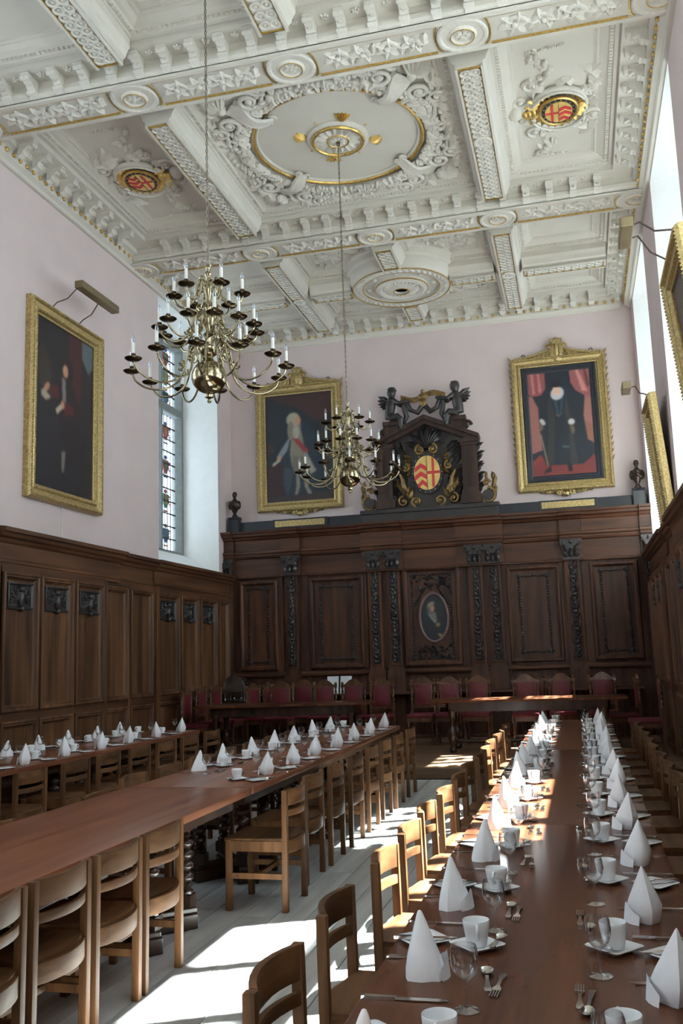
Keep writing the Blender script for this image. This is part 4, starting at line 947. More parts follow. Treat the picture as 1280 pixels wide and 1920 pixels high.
P_RIGHTEND = [('p', [(0,1),(.28,1),(.28,.84),(.20,.78),(.05,.775),(0,.80)], (126,68,70)), ('p', [(0,.78),(.06,.77),(.14,.66),(.15,.45),(.17,.25),(0,.22)], (134,86,80)), ('p', [(.05,1),(.09,1),(.11,.80),(.07,.79)], (168,104,100)), ('p', [(.16,1),(.19,1),(.22,.82),(.17,.80)], (166,100,98)),
    ('p', [(.68,1),(1,1),(1,.72),(.92,.735),(.76,.80),(.69,.88)], (132,74,74)), ('p', [(.90,.74),(1,.72),(1,.28),(.90,.32),(.86,.55)], (140,92,84)), ('p', [(.77,1),(.82,1),(.95,.78),(.86,.79)], (176,114,108)), ('p', [(.9,1),(.94,1),(.99,.84),(.94,.82)], (88,44,48)), ('p', [(.87,.5),(1,.46),(1,.28),(.9,.32)], (128,84,68)),
    ('p', [(0,.0),(1,.0),(1,.16),(.85,.20),(.12,.20),(0,.14)], (108,42,42)), ('p', [(0,.14),(.12,.20),(.16,.15),(0,.1)], (120,48,44)),
    ('p', [(.33,.80),(.22,.70),(.15,.55),(.22,.5),(.16,.2),(.22,.10),(.8,.09),(.95,.16),(.86,.36),(.80,.6),(.72,.74),(.58,.80)], (24,30,40)), ('p', [(.36,.78),(.40,.5),(.34,.12),(.24,.11),(.30,.5),(.30,.7)], (44,42,42)), ('p', [(.60,.78),(.66,.5),(.72,.1),(.60,.08),(.62,.4),(.56,.6)], (46,44,43)), ('p', [(.43,.78),(.47,.58),(.45,.57),(.39,.76)], (30,62,76)), ('p', [(.53,.78),(.49,.58),(.51,.57),(.56,.76)], (30,62,76)),
    ('p', [(.40,.60),(.46,.555),(.53,.60),(.46,.57)], (110,72,60)), ('e', .20, .52, .045, .025, -.5, (168,160,158)), ('e', .17, .47, .035, .03, 0, (96,76,66)), ('e', .66, .50, .05, .028, 0, (176,168,166)), ('e', .67, .43, .03, .05, .3, (92,78,62)), ('p', [(.15,.40),(.165,.40),(.25,.10),(.235,.10)], (128,116,98)), ('p', [(.50,.28),(.60,.27),(.60,.255),(.50,.26)], (60,78,84)),
    ('p', [(.20,.06),(.30,.10),(.30,.04),(.16,.02)], (22,22,28)), ('p', [(.54,.12),(.62,.10),(.63,.03),(.56,.03)], (22,22,28)),
    ('e', .465, .785, .105, .062, .1, (172,168,172)), ('e', .455, .815, .058, .050, 0, (196,158,132)), ('p', [(.36,.855),(.40,.905),(.52,.91),(.55,.86),(.50,.845),(.42,.845)], (18,20,28))]
P_LEFT = [('p', [(.62,1),(1,1),(1,.86),(.92,.80),(.86,.84)], (80,92,96)), ('p', [(.55,1),(.80,1),(.80,.7),(.70,.45),(.60,.6)], (60,26,30)), ('p', [(.02,.78),(.10,.84),(.25,.76),(.27,.6),(.02,.6)], (46,40,34)),
    ('p', [(.30,.66),(.42,.70),(.62,.69),(.72,.58),(.70,.3),(.62,.16),(.44,.18),(.42,.40),(.34,.52)], (32,22,26)), ('p', [(.22,.60),(.38,.64),(.40,.56),(.26,.545)], (76,26,30)), ('p', [(.44,.70),(.50,.69),(.52,.54),(.46,.53)], (112,106,104)), ('p', [(.46,.56),(.64,.54),(.66,.50),(.50,.47)], (84,28,32)),
    ('e', .19, .595, .05, .022, .5, (176,124,100)), ('p', [(.10,.56),(.14,.575),(.26,.545),(.18,.515),(.11,.53)], (158,146,128)), ('p', [(.34,.485),(.43,.53),(.48,.545),(.44,.50),(.37,.46)], (168,154,136)), ('e', .46, .53, .03, .025, 0, (170,124,100)),
    ('p', [(.45,.24),(.52,.25),(.50,.16),(.49,.12),(.46,.12)], (116,112,104)), ('e', .545, .755, .10, .075, 0, (26,20,20)), ('e', .50, .745, .045, .038, 0, (176,128,104)), ('p', [(.48,.06),(.56,.08),(.50,.12),(.46,.11)], (18,16,18))]
P_PLAIN = [('p', [(0,1),(1,1),(1,.6),(.5,.75),(0,.7)], (58,46,42)), ('e', .5, .62, .13, .12, 0, (150,118,96)), ('p', [(.2,0),(.3,.5),(.7,.5),(.85,0)], (30,26,30)), ('e', .5, .48, .09, .05, 0, (150,146,140))]
painting(Em, -5.94, -4.20, 4.44, 6.97, 0.19, 0.12, P_LEFTEND, (28,36,42), 'gilt framed portrait of a standing figure in long white wig and blue robe', True, seed=2, n=120)
painting(Em, -0.90, 0.80, 4.45, 6.98, 0.18, 0.12, P_RIGHTEND, (26,32,42), 'gilt framed portrait of a black robed figure with white ruff between pink curtains', True, True, seed=3, n=130)
painting(Lm, 9.84, 11.66, 3.68, 6.29, 0.19, 0.11, P_LEFT, (30,26,32), 'gilt framed dark full-length portrait of a figure in red on the left wall', seed=4, n=120)
# portraits on the right wall piers lean forward: built upright, then tilted
def leaning(u0, u1, v0, v1, tilt, label, seed):
    r = painting(Rm, u0, u1, v0, v1, 0.16, 0.11, P_PLAIN, (34,28,26), label, seed=seed, n=60, flip=True)
    r.rotation_euler = (0, -tilt, 0)
    return r
leaning(12.55, 13.6, 3.26, 4.96, 0.075, 'small gilt framed picture leaning from the pier between the two right windows', 5)
leaning(8.02, 9.42, 3.30, 5.24, 0.095, 'large gilt framed picture cut off by the right edge of the view', 6)
# oval portrait in the end panelling
ov = empty('oval_portrait', (-2.51, Y0, 1.82)); tag(ov, 'small oval portrait of a half-length figure set in the far panelling', 'painting')
N = lambda u, v, h: (u+2.51-2.51, -h, v-1.82)
P_OVAL = [('p', [(.1,0),(.14,.35),(.30,.56),(.46,.60),(.62,.52),(.72,.30),(.75,0)], (20,26,36)), ('p', [(.30,.58),(.36,.62),(.55,.60),(.60,.42),(.52,.38)], (104,104,100)), ('p', [(.27,.57),(.31,.585),(.56,.40),(.53,.37)], (132,130,128)), ('e', .62, .34, .08, .045, 0, (130,110,78)), ('e', .70, .11, .09, .035, -.3, (136,116,86)), ('e', .36, .72, .11, .10, 0, (112,104,90)), ('e', .30, .63, .05, .08, 0, (70,80,84)), ('e', .45, .69, .055, .075, 0, (176,130,104)), ('e', .40, .785, .12, .05, .2, (132,124,108))]
canvas('oval_canvas', N, -0.245, 0.245, 0+1.835, 1.835+0.83, 0.02, P_OVAL, (26,32,38), ov, 60, oval=True, seed=8)
MB().tube([(0.255*math.cos(q*PI/24), -0.03, 0.43+0.43*math.sin(q*PI/24)) for q in range(48)], 0.024, 8, True).build('oval_frame', plain('oval_frame_wood', (0.16, 0.10, 0.10), 0.35, var=0.2), ov)
MB().prism(lambda u, v, h: (u, -h, v), [(0.25*math.cos(q*PI/16), 0.43+0.42*math.sin(q*PI/16)) for q in range(32)], -0.01, 0.015).build('backing', M_black, ov, smooth=0)
# picture lights
def bar_light(M, u0, u1, v, h, anchors, label, vend=None):
    o = M((u0+u1)/2, v, h); root = empty('picture_light', o); tag(root, label, 'picture light'); N = offm(M, o)
    MB().mbox(N, u0, v-0.05, h-0.06, u1, v+0.05, h+0.06).build('lamp_hood', M_lampbox, root, smooth=0, bevel=0.012)
    for (ua, va, ha, ub) in anchors:
        pts = [N(ua, va, ha), N(ua, va+0.05, ha+0.06), N((ua+ub)/2, va+(v-va)*0.45, ha+(h-ha)*0.45), N(ub, v+0.02, h-0.12), N(ub, v+0.0, h-0.05)]
        MB().tube(pts, 0.009, 6).build('lamp_arm', M_cable, root)
    return root
bar_light(Lm, 10.25, 11.25, 6.52, 0.50, [(10.35, 6.30, 0.07, 10.42), (11.02, 6.30, 0.07, 10.98)], 'long brass picture light above the dark portrait on the left wall')
bar_light(Rm, 8.50, 9.02, 5.52, 0.635, [(8.95, 5.24, 0.22, 8.9), (8.3, 5.24, 0.22, 8.6)], 'dark picture light on a curved arm below the cornice at right')
bar_light(Rm, 12.62, 12.98, 5.10, 0.48, [(12.95, 4.985, 0.17, 12.8)], 'small dark picture light in front of the right corner wall')
MB().tube([(XL+0.012, 10.73, 3.70), (XL+0.012, 10.735, 3.45), (XL+0.012, 10.73, 3.23)], 0.006, 5).build('picture_cable', M_reveal)
tag(bpy.data.objects['picture_cable'], 'thin pale cable hanging below the dark portrait on the left wall', 'cable')
# name plates under the end portraits
for u0, u1, t in ((-5.52, -4.53, 'left'), (-0.50, 0.42, 'right')):
    r = empty('name_plate', ((u0+u1)/2, 16.75, 4.05)); tag(r, 'narrow gilt name plate below the %s' % ('portrait in a long white wig' if t == 'left' else 'portrait with the white ruff'), 'plaque')
    w = (u1-u0)/2
    MB().box(-w-0.05, -0.03, 0.0, w+0.05, 0.005, 0.20).build('plate_board', M_black, r, smooth=0, bevel=0.006)
    MB().box(-w, -0.045, 0.05, w, -0.02, 0.17).build('gilt_panel', M_gframe, r, smooth=0, bevel=0.008)

# ------------------------------------------------------------------ carved overmantel with the coat of arms
om_o = (-2.53, 16.78, 4.22); om = empty('carved_armorial_pediment', om_o); tag(om, 'black carved pediment with gold and red shield and two cherubs on the far wall', 'carving')
Om = lambda u, v, h: (u-om_o[0], -h, v-om_o[2])
MB().mbox(Om, -3.83, 4.22, -0.2, -1.24, 4.30, 0.10).mbox(Om, -3.80, 4.03, -0.2, -1.27, 4.24, 0.06).build('plinth', M_carve, om, smooth=0, bevel=0.01)
MB().prism(Om, [(-3.35,4.3),(-1.70,4.3),(-1.70,5.62),(-2.53,6.0),(-3.35,5.62)], -0.21, 0.0).build('back_panel', M_carve, om, smooth=0)
for sg in (-1, 1):
    u = -2.53+sg*0.80
    p = MB().mbox(Om, u-0.14, 4.30, -0.1, u+0.14, 5.52, 0.10).mbox(Om, u-0.19, 4.30, -0.1, u+0.19, 4.46, 0.15).mbox(Om, u-0.16, 4.46, -0.1, u+0.16, 4.51, 0.12).mbox(Om, u-0.19, 5.44, -0.1, u+0.19, 5.52, 0.15).mbox(Om, u-0.16, 5.38, -0.1, u+0.16, 5.44, 0.12)
    for k in (-1, 1): p.mbox(Om, u+k*0.06-0.03, 4.60, 0.1, u+k*0.06+0.03, 5.32, 0.118)
    p.build('pediment_pilaster', M_ped, om, smooth=0)
    r = [(-2.53, 6.02), (-2.53+sg*1.0, 5.57), (-2.53+sg*1.0, 5.50), (-2.53, 5.93)]
    MB().prism(Om, r, -0.1, 0.20).prism(Om, [(-2.53, 5.95), (-2.53+sg*0.95, 5.52), (-2.53+sg*0.92, 5.44), (-2.53, 5.85)], -0.1, 0.14).build('raking_cornice', M_ped, om, smooth=0)
    v = MB()
    for k in range(14): v.leaf(Om, u+sg*0.13, 4.50+0.065*k, PI/2-sg*(0.35+0.25*(k % 3)), 0.13+0.03*(k % 2), 0.06, 0.05, -sg*(0.4+0.4*(k % 2)))
    uu = -2.53+sg*1.10
    v.mell(Om, uu, 4.42, 0.02, 0.13, 0.12, 0.08); v.lathe([(0.10, 0.08), (0.10, 0.0)], 16, (uu-om_o[0], -0.16, 4.42-om_o[2]), 'y')
    v.build('side_volute', M_carve, om, smooth=50)
    g = MB()
    g.scroll(Om, uu, 4.42, PI/2, 0.15, 1.6, 0.035, -sg, n=6, h=0.10); g.scroll(Om, uu-sg*0.02, 4.66, 0 if sg > 0 else PI, 0.07, 1.4, 0.025, sg, n=6, h=0.08)
    for k in range(7): g.leaf(Om, uu+sg*0.10, 4.36+0.06*k, PI/2-sg*(0.3+0.2*(k % 3)), 0.15, 0.08, 0.05, sg*0.8, 0.05)
    for k in range(3): g.mell(Om, uu-sg*0.02, 4.76+0.04*k, 0.05, 0.03, 0.03, 0.03)
    g.build('gilt_scroll', M_carvegilt, om, smooth=50)
m = MB(); r = random.Random(11)
for k in range(19):
    a = PI*0.10+PI*0.80*k/18; m.leaf(Om, -2.53, 5.40, a, 0.30+0.22*math.sin(a)-0.1*(k % 2), 0.13, 0.07, r.uniform(-0.5, 0.5), 0.0)
for sg in (-1, 1):
    for k in range(11):
        for j in range(2): m.leaf(Om, -2.53+sg*(0.40+0.12*j), 4.36+0.10*k, PI/2-sg*r.uniform(0.0, 1.1), 0.24, 0.11, 0.06, -sg*r.uniform(0.2, 1.2))
m.build('carved_acanthus', M_carve, om, smooth=50)
m = MB()
for sg in (-1, 1):
    m.scroll(Om, -2.53+sg*0.12, 5.37, PI/2, 0.10, 1.6, 0.03, -sg, n=7, h=0.08); m.scroll(Om, -2.53+sg*0.40, 5.05, PI/2, 0.08, 1.5, 0.025, sg, n=7, h=0.08); m.scroll(Om, -2.53+sg*0.22, 4.40, -PI/2, 0.10, 1.5, 0.028, sg, n=7, h=0.08); m.scroll(Om, -2.53+sg*0.47, 4.42, PI/2, 0.10, 1.4, 0.026, -sg, n=7, h=0.08)
    m.tube([Om(-2.53+sg*0.52, 4.95, 0.06), Om(-2.53+sg*0.46, 4.82, 0.1), Om(-2.53+sg*0.44, 4.68, 0.1), Om(-2.53+sg*0.36, 4.58, 0.1)], [0.02, 0.035, 0.045, 0.02], 7)
    for k in range(5): m.leaf(Om, -2.53+sg*(0.36+0.03*k), 4.45+0.05*k, PI/2-sg*0.2*k, 0.22, 0.10, 0.06, sg*0.8, 0.03); m.leaf(Om, -2.53+sg*0.30, 5.25-0.06*k, -sg*0.3*k+(0 if sg > 0 else PI), 0.16, 0.07, 0.05, sg*0.8, 0.03)
m.build('gilt_mantling', M_carvegilt, om, smooth=50)
shield_parts(om, Om, -2.53, 4.93, 0.245, 0.325, 0.06)
def soften(o, vox):
    md = o.modifiers.new('merge', 'REMESH'); md.mode = 'VOXEL'; md.voxel_size = vox; md.use_smooth_shade = True
    return o
for sg in (-1, 1):                                    # winged cherubs seated on the pediment
    b = -2.53+sg*0.60; z = 5.84; m = MB()
    pts = lambda x, y, q: Om(b-sg*x, z+y, q)          # x towards the centre
    m.ell(pts(0, 0.66, 0.12), (0.085, 0.085, 0.095), None, 12, 8); m.ell(pts(0.0, 0.74, 0.10), (0.085, 0.085, 0.05), None, 10, 6); m.ell(pts(0.075, 0.65, 0.14), (0.02, 0.02, 0.02))
    for k in range(7): q = k*0.9; m.ell(pts(0.07*math.cos(q), 0.71+0.04*math.sin(q*1.7), 0.10+0.05*math.sin(q)), 0.03)
    m.tube([pts(0.0, 0.60, 0.11), pts(-0.01, 0.53, 0.11), pts(-0.03, 0.42, 0.12), pts(-0.05, 0.28, 0.12), pts(-0.05, 0.16, 0.12)], [0.045, 0.085, 0.10, 0.095, 0.10], 10)
    m.tube([pts(0.03, 0.52, 0.16), pts(0.14, 0.44, 0.20), pts(0.28, 0.46, 0.20), pts(0.36, 0.48, 0.18)], [0.048, 0.04, 0.034, 0.03], 8)
    m.tube([pts(0.03, 0.52, 0.06), pts(0.16, 0.42, 0.06), pts(0.30, 0.44, 0.10)], [0.045, 0.04, 0.03], 8)
    m.tube([pts(-0.03, 0.16, 0.17), pts(0.12, 0.18, 0.22), pts(0.18, 0.12, 0.22), pts(0.17, -0.02, 0.20), pts(0.20, -0.06, 0.22)], [0.075, 0.065, 0.055, 0.042, 0.03], 8)
    m.tube([pts(-0.04, 0.15, 0.07), pts(0.08, 0.10, 0.10), pts(0.10, 0.02, 0.12), pts(0.06, -0.08, 0.14)], [0.075, 0.06, 0.05, 0.035], 8)
    soften(m.build('cherub', M_carve, om, smooth=80), 0.014)
    w = MB()
    for k in range(5): w.leaf(lambda u, v, h: Om(u, v, h+0.05), b+sg*0.04, z+0.46, (PI/2-sg*(0.7+0.28*k)), 0.30-0.03*k, 0.11, 0.05, -sg*0.4)
    w.build('cherub_wing', M_carve, om, smooth=60)
    s = MB().mbox(Om, b+sg*0.03-0.15, z+0.02, 0.0, b+sg*0.03+0.15, z+0.10, 0.20).scroll(Om, b+sg*0.17, z-0.08, 0, 0.10, 1.3, 0.035, sg, n=6, h=0.1)
    s.prism(Om, [(b-sg*0.10, z-0.02), (b+sg*0.16, z-0.20), (b+sg*0.18, z+0.03), (b-sg*0.06, z+0.03)], 0.0, 0.16); s.build('cherub_seat', M_ped, om, smooth=40)
m = MB()
for sg in (-1, 1):
    m.tube([Om(-2.53, 6.24, 0.12), Om(-2.53+sg*0.12, 6.08, 0.12), Om(-2.53+sg*0.25, 6.14, 0.14), Om(-2.53+sg*0.33, 6.36, 0.14)], [0.05, 0.055, 0.05, 0.03], 7)
    m.tube([Om(-2.53+sg*0.33, 6.40, 0.14), Om(-2.53+sg*0.37, 6.2, 0.14), Om(-2.53+sg*0.33, 6.02, 0.12), Om(-2.53+sg*0.38, 5.88, 0.12)], [0.03, 0.05, 0.05, 0.02], 7)
m.build('drapery', M_carve, om, smooth=60)
m = MB()
for k in range(12): t0, t1 = -0.42+0.07*k, -0.42+0.07*(k+1); q = lambda t: 6.37+0.05*math.sin(t*9)+0.04*t; m.hexa([Om(-2.53+t0, q(t0)-0.05, 0.14), Om(-2.53+t1, q(t1)-0.05, 0.14), Om(-2.53+t1, q(t1)-0.05, 0.17), Om(-2.53+t0, q(t0)-0.05, 0.17), Om(-2.53+t0, q(t0)+0.05, 0.14), Om(-2.53+t1, q(t1)+0.05, 0.14), Om(-2.53+t1, q(t1)+0.05, 0.17), Om(-2.53+t0, q(t0)+0.05, 0.17)])
m.mell(Om, -2.53, 6.36, 0.17, 0.10, 0.07, 0.06); m.mell(Om, -2.53, 6.46, 0.17, 0.04, 0.05, 0.04); m.mell(Om, -2.53, 6.25, 0.15, 0.07, 0.08, 0.05)
m.build('scroll_banner', M_carvegilt, om, smooth=40)
# small bronze busts at both ends of the panelling
def bust(x, lab):
    r = empty('bust', (x, 16.70, 4.03)); tag(r, lab, 'bust')
    MB().box(-0.10, -0.09, 0.0, 0.10, 0.09, 0.27).mould('x', -0.11, 0.11, [(-0.10,0.27),(0.10,0.27),(0.07,0.32),(-0.07,0.32)]).build('pedestal', M_black, r, smooth=0, bevel=0.008)
    m = MB().lathe([(0.06,0.32),(0.055,0.35),(0.03,0.38),(0.03,0.40),(0.06,0.45),(0.085,0.52),(0.10,0.58),(0.09,0.63),(0.05,0.66),(0.032,0.68),(0.030,0.71)], 16)
    m.ell((0,-0.01,0.76), (0.042,0.05,0.06), None, 12, 8); m.ell((0,-0.055,0.75), 0.014); m.ell((0.0,0.01,0.79), (0.045,0.05,0.04), None, 10, 6)
    for sg in (-1, 1): m.ell((sg*0.085,0,0.56), (0.045,0.05,0.09)); m.ell((sg*0.042,0,0.76), (0.008,0.014,0.018))
    m.tube([(-0.09,-0.05,0.62),(0,-0.10,0.56),(0.08,-0.06,0.50)], 0.022, 6)
    soften(m.build('bust_figure', M_bronze, r, smooth=80), 0.009)
bust(-6.33, 'small dark bronze bust at the left end of the far panelling'); bust(1.17, 'small dark bronze bust at the right end of the far panelling')
# ------------------------------------------------------------------ refectory tables
TT = 0.75
def bobbin(z0, z1, r, n=4):
    P = [(r*0.9, z0), (r*0.95, z0+0.02), (r*0.6, z0+0.035), (r*0.8, z0+0.05), (r*0.5, z0+0.065)]
    h = (z1-z0-0.13)/n
    for k in range(n):
        zz = z0+0.065+h*k
        for t in (0.12, 0.3, 0.5, 0.7, 0.88, 1.0): P.append((r*(0.5+0.5*math.sin(PI*t)), zz+h*t))
    P += [(r*0.8, z1-0.05), (r*0.6, z1-0.035), (r*0.95, z1-0.02), (r*0.9, z1)]
    return P
col0 = [None]
def refectory_table(x0, x1, y0, y1, mat, label, bases):
    cx, cyy = (x0+x1)/2, (y0+y1)/2
    r = empty('refectory_table', (cx, cyy, 0)); tag(r, label, 'table', 'long oak dining tables')
    w, l = (x1-x0)/2, (y1-y0)/2
    MB().box(-w, -l, TT-0.045, w, l, TT).build('tabletop', mat, r, smooth=30, bevel=0.008)
    MB().box(-w+0.10, -l+0.10, TT-0.13, -w+0.13, l-0.10, TT-0.044).box(w-0.13, -l+0.10, TT-0.13, w-0.10, l-0.10, TT-0.044).box(-w+0.13, -l+0.10, TT-0.13, w-0.13, -l+0.13, TT-0.044).box(-w+0.13, l-0.13, TT-0.13, w-0.13, l-0.10, TT-0.044).build('apron', M_tleg, r, smooth=0)
    for by in bases:
        yy = by-cyy
        f = MB()
        for sg in (-1, 1):
            d = Vector((0.255 if w > 0.465 else 0.185, sg*0.262, 0)); n = Vector((-d.y, d.x, 0)).normalized()*0.055
            for z0, z1, k in ((0.0, 0.09, 1.0), (0.09, 0.125, 0.8)):
                a, b = -d*1.08, d*1.08
                f.hexa([tuple(a-n*k+Vector((0,yy,z0))), tuple(b-n*k+Vector((0,yy,z0))), tuple(b+n*k+Vector((0,yy,z0))), tuple(a+n*k+Vector((0,yy,z0))), tuple(a-n*k+Vector((0,yy,z1))), tuple(b-n*k+Vector((0,yy,z1))), tuple(b+n*k+Vector((0,yy,z1))), tuple(a+n*k+Vector((0,yy,z1)))])
        f.build('cross_foot', M_tleg, r, smooth=0, bevel=0.008)
        for sx in (-1, 1):
            for sy in (-1, 1):
                if col0[0] is None:
                    c = MB().box(-0.05, -0.05, 0.125, 0.05, 0.05, 0.20).lathe(bobbin(0.20, 0.60, 0.052, 4), 14).box(-0.05, -0.05, 0.60, 0.05, 0.05, TT-0.045).build('turned_leg', M_tleg, r, smooth=40); col0[0] = c
                else: c = inst(col0[0], r)
                c.location = (sx*(0.235 if w > 0.465 else 0.17), yy+sy*0.24, 0)
    return r
refectory_table(-0.602, 0.284, 0.9, 4.85, M_tabler, 'dark polished refectory table nearest the viewer at lower right', (1.5, 4.2))
refectory_table(-0.602, 0.284, 4.853, 8.40, M_tabler, 'middle dark polished refectory table of the right-hand row', (5.4, 7.8))
refectory_table(-0.602, 0.284, 8.403, 11.9, M_tabler, 'farthest dark polished refectory table of the right-hand row', (9.0, 11.3))
refectory_table(-3.15, -2.21, 2.3, 6.08, M_tablem, 'bare reddish refectory table at lower left with nothing laid on it', (2.62, 5.27))
refectory_table(-3.13, -2.21, 6.10, 11.40, M_tablem, 'reddish refectory table laid with napkins in the centre of the hall', (6.9, 8.8, 10.7))
refectory_table(-5.66, -4.74, 6.0, 11.15, M_tablem, 'refectory table laid with napkins beside the left panelling', (6.8, 8.5, 10.4))

# ------------------------------------------------------------------ oak dining chairs (diner faces local +x, rear posts at x = 0)
def make_chair():
    r = empty('dining_chair')
    W = 0.225; H = 0.755
    for sg in (-1, 1):
        y = sg*(W-0.018)
        MB().hexa([(-0.018,y-0.018,0),(0.022,y-0.018,0),(0.022,y+0.018,0),(-0.018,y+0.018,0),(-0.024,y-0.018,H),(0.012,y-0.018,H),(0.012,y+0.018,H),(-0.024,y+0.018,H)]).build('leg', M_chair, r, smooth=30, bevel=0.005)
        MB().box(0.365, y-0.019, 0, 0.405, y+0.019, 0.445).build('leg', M_chair, r, smooth=30, bevel=0.005)
        MB().box(0.01, y-0.012, 0.37, 0.37, y+0.012, 0.435).build('side_rail', M_chair, r, smooth=0)
        MB().box(0.01, y-0.011, 0.20, 0.37, y+0.011, 0.235).build('side_stretcher', M_chair, r, smooth=0)
    def curved(z0, z1, x0, t, bow, name):
        m = MB(); n = 8; vs = []
        for k in range(n+1):
            y = -W+0.036+(2*W-0.072)*k/n; b = bow*(1-(2*k/n-1)**2)
            for dx, z in ((0, z0), (t, z0), (t, z1), (0, z1)): vs.append((x0-b+dx, y, z))
        fs = []
        for k in range(n):
            for j in range(4): fs.append((k*4+j, k*4+(j+1) % 4, (k+1)*4+(j+1) % 4, (k+1)*4+j))
        fs += [(3,2,1,0), tuple(n*4+j for j in range(4))]
        return m.add(vs, fs).build(name, M_chairr, r, smooth=30, bevel=0.004)
    curved(0.655, 0.757, -0.016, 0.024, 0.045, 'top_rail'); curved(0.585, 0.625, -0.012, 0.020, 0.045, 'lower_rail'); curved(0.355, 0.435, -0.012, 0.022, 0.045, 'seat_back_rail')
    MB().box(0.37, -W+0.036, 0.375, 0.395, W-0.036, 0.435).build('seat_front_rail', M_chairr, r, smooth=0)
    MB().box(0.18, -W+0.03, 0.205, 0.205, W-0.03, 0.232).build('cross_stretcher', M_chairr, r, smooth=0)
    vs = []; n = 8; m = MB()
    for k in range(n+1):
        y = -W+0.01+(2*W-0.02)*k/n; t = 2*k/n-1; b = 0.045*(1-t*t); dz = -0.012*(1-t*t)
        vs += [(0.012-b, y, 0.432), (0.415, y, 0.432), (0.415, y, 0.452+dz*0.3), (0.2, y, 0.450+dz), (0.012-b, y, 0.454+dz)]
    fs = []
    for k in range(n):
        for j in range(5): fs.append((k*5+j, k*5+(j+1) % 5, (k+1)*5+(j+1) % 5, (k+1)*5+j))
    fs += [(4,3,2,1,0), tuple(n*5+j for j in range(5))]
    m.add(vs, fs).build('seat', M_chairr, r, smooth=40)
    return r
chair_proto = make_chair(); chair_used = [False]
CH_KIDS = list(chair_proto.children)
if not CH_KIDS: CH_KIDS = [o for o in bpy.data.objects if o.parent == chair_proto]
KIDS[chair_proto.name] = CH_KIDS
def place_chair(x, y, rz, label, group):
    if not chair_used[0]: o = chair_proto; chair_used[0] = True
    else: o = copy_tree(chair_proto)
    o.location = (x, y, 0); o.rotation_euler = (0, 0, rz)
    tag(o, label, 'chair', group); return o
rj = random.Random(21)
J = lambda s: rj.uniform(-s, s)
RL = [1.92, 2.61, 3.32, 4.10, 4.74, 5.36, 6.01, 6.66, 7.31, 7.95, 8.60, 9.25, 9.90, 10.55, 11.20]
for i, y in enumerate(RL):
    place_chair(-0.885+J(0.012), y, J(0.03), 'oak chair on the aisle side of the right-hand table, %s from the near end' % ORD[i], 'oak chairs along the aisle side of the right table')
for i, y in enumerate(RL[1:]):
    place_chair(0.545+J(0.01), y+0.05, PI+J(0.03), 'shaded oak chair on the wall side of the right-hand table, %s from the near end' % ORD[i], 'oak chairs along the wall side of the right table')
MR = [6.135, 6.84, 7.46, 8.165, 8.83, 9.48, 10.14, 10.92]
for i, y in enumerate(MR):
    place_chair((-1.945 if i == 0 else -2.0)+J(0.008), y, PI+J(0.02), 'oak chair on the right side of the laid centre table, %s from the near end' % ORD[i], 'oak chairs on the right of the centre table')
for i, y in enumerate([6.72, 7.36, 8.0, 8.7, 9.35, 10.0, 10.7]):
    place_chair(-3.40+J(0.012), y, J(0.03), 'oak chair on the left side of the laid centre table, %s from the near end' % ORD[i], 'oak chairs on the left of the centre table')
for i, y in enumerate([4.63, 4.14, 3.645, 3.15]):
    place_chair(-2.186, y, PI, 'oak chair pushed against the right edge of the bare table, %s from its far end' % ORD[i], 'oak chairs pushed against the bare table')
for i, y in enumerate([5.80, 4.60, 3.9, 3.3]):
    place_chair(-3.178, y, J(0.03), 'oak chair behind the left edge of the bare table, %s from its far end' % ORD[i], 'oak chairs behind the bare table')
LR = [6.35, 7.02, 7.72, 8.36, 8.98, 9.62, 10.28, 10.95]
for i, y in enumerate(LR):
    place_chair(-4.50+J(0.012), y, PI+J(0.03), 'oak chair on the right side of the left table, %s from the near end' % ORD[i], 'oak chairs on the right of the left table')
for i, y in enumerate([7.4, 8.1, 8.75, 9.4, 10.05, 10.7]):
    place_chair(-5.93+J(0.01), y, J(0.03), 'oak chair between the left table and the panelling, %s from the near end' % ORD[i], 'oak chairs on the left of the left table')

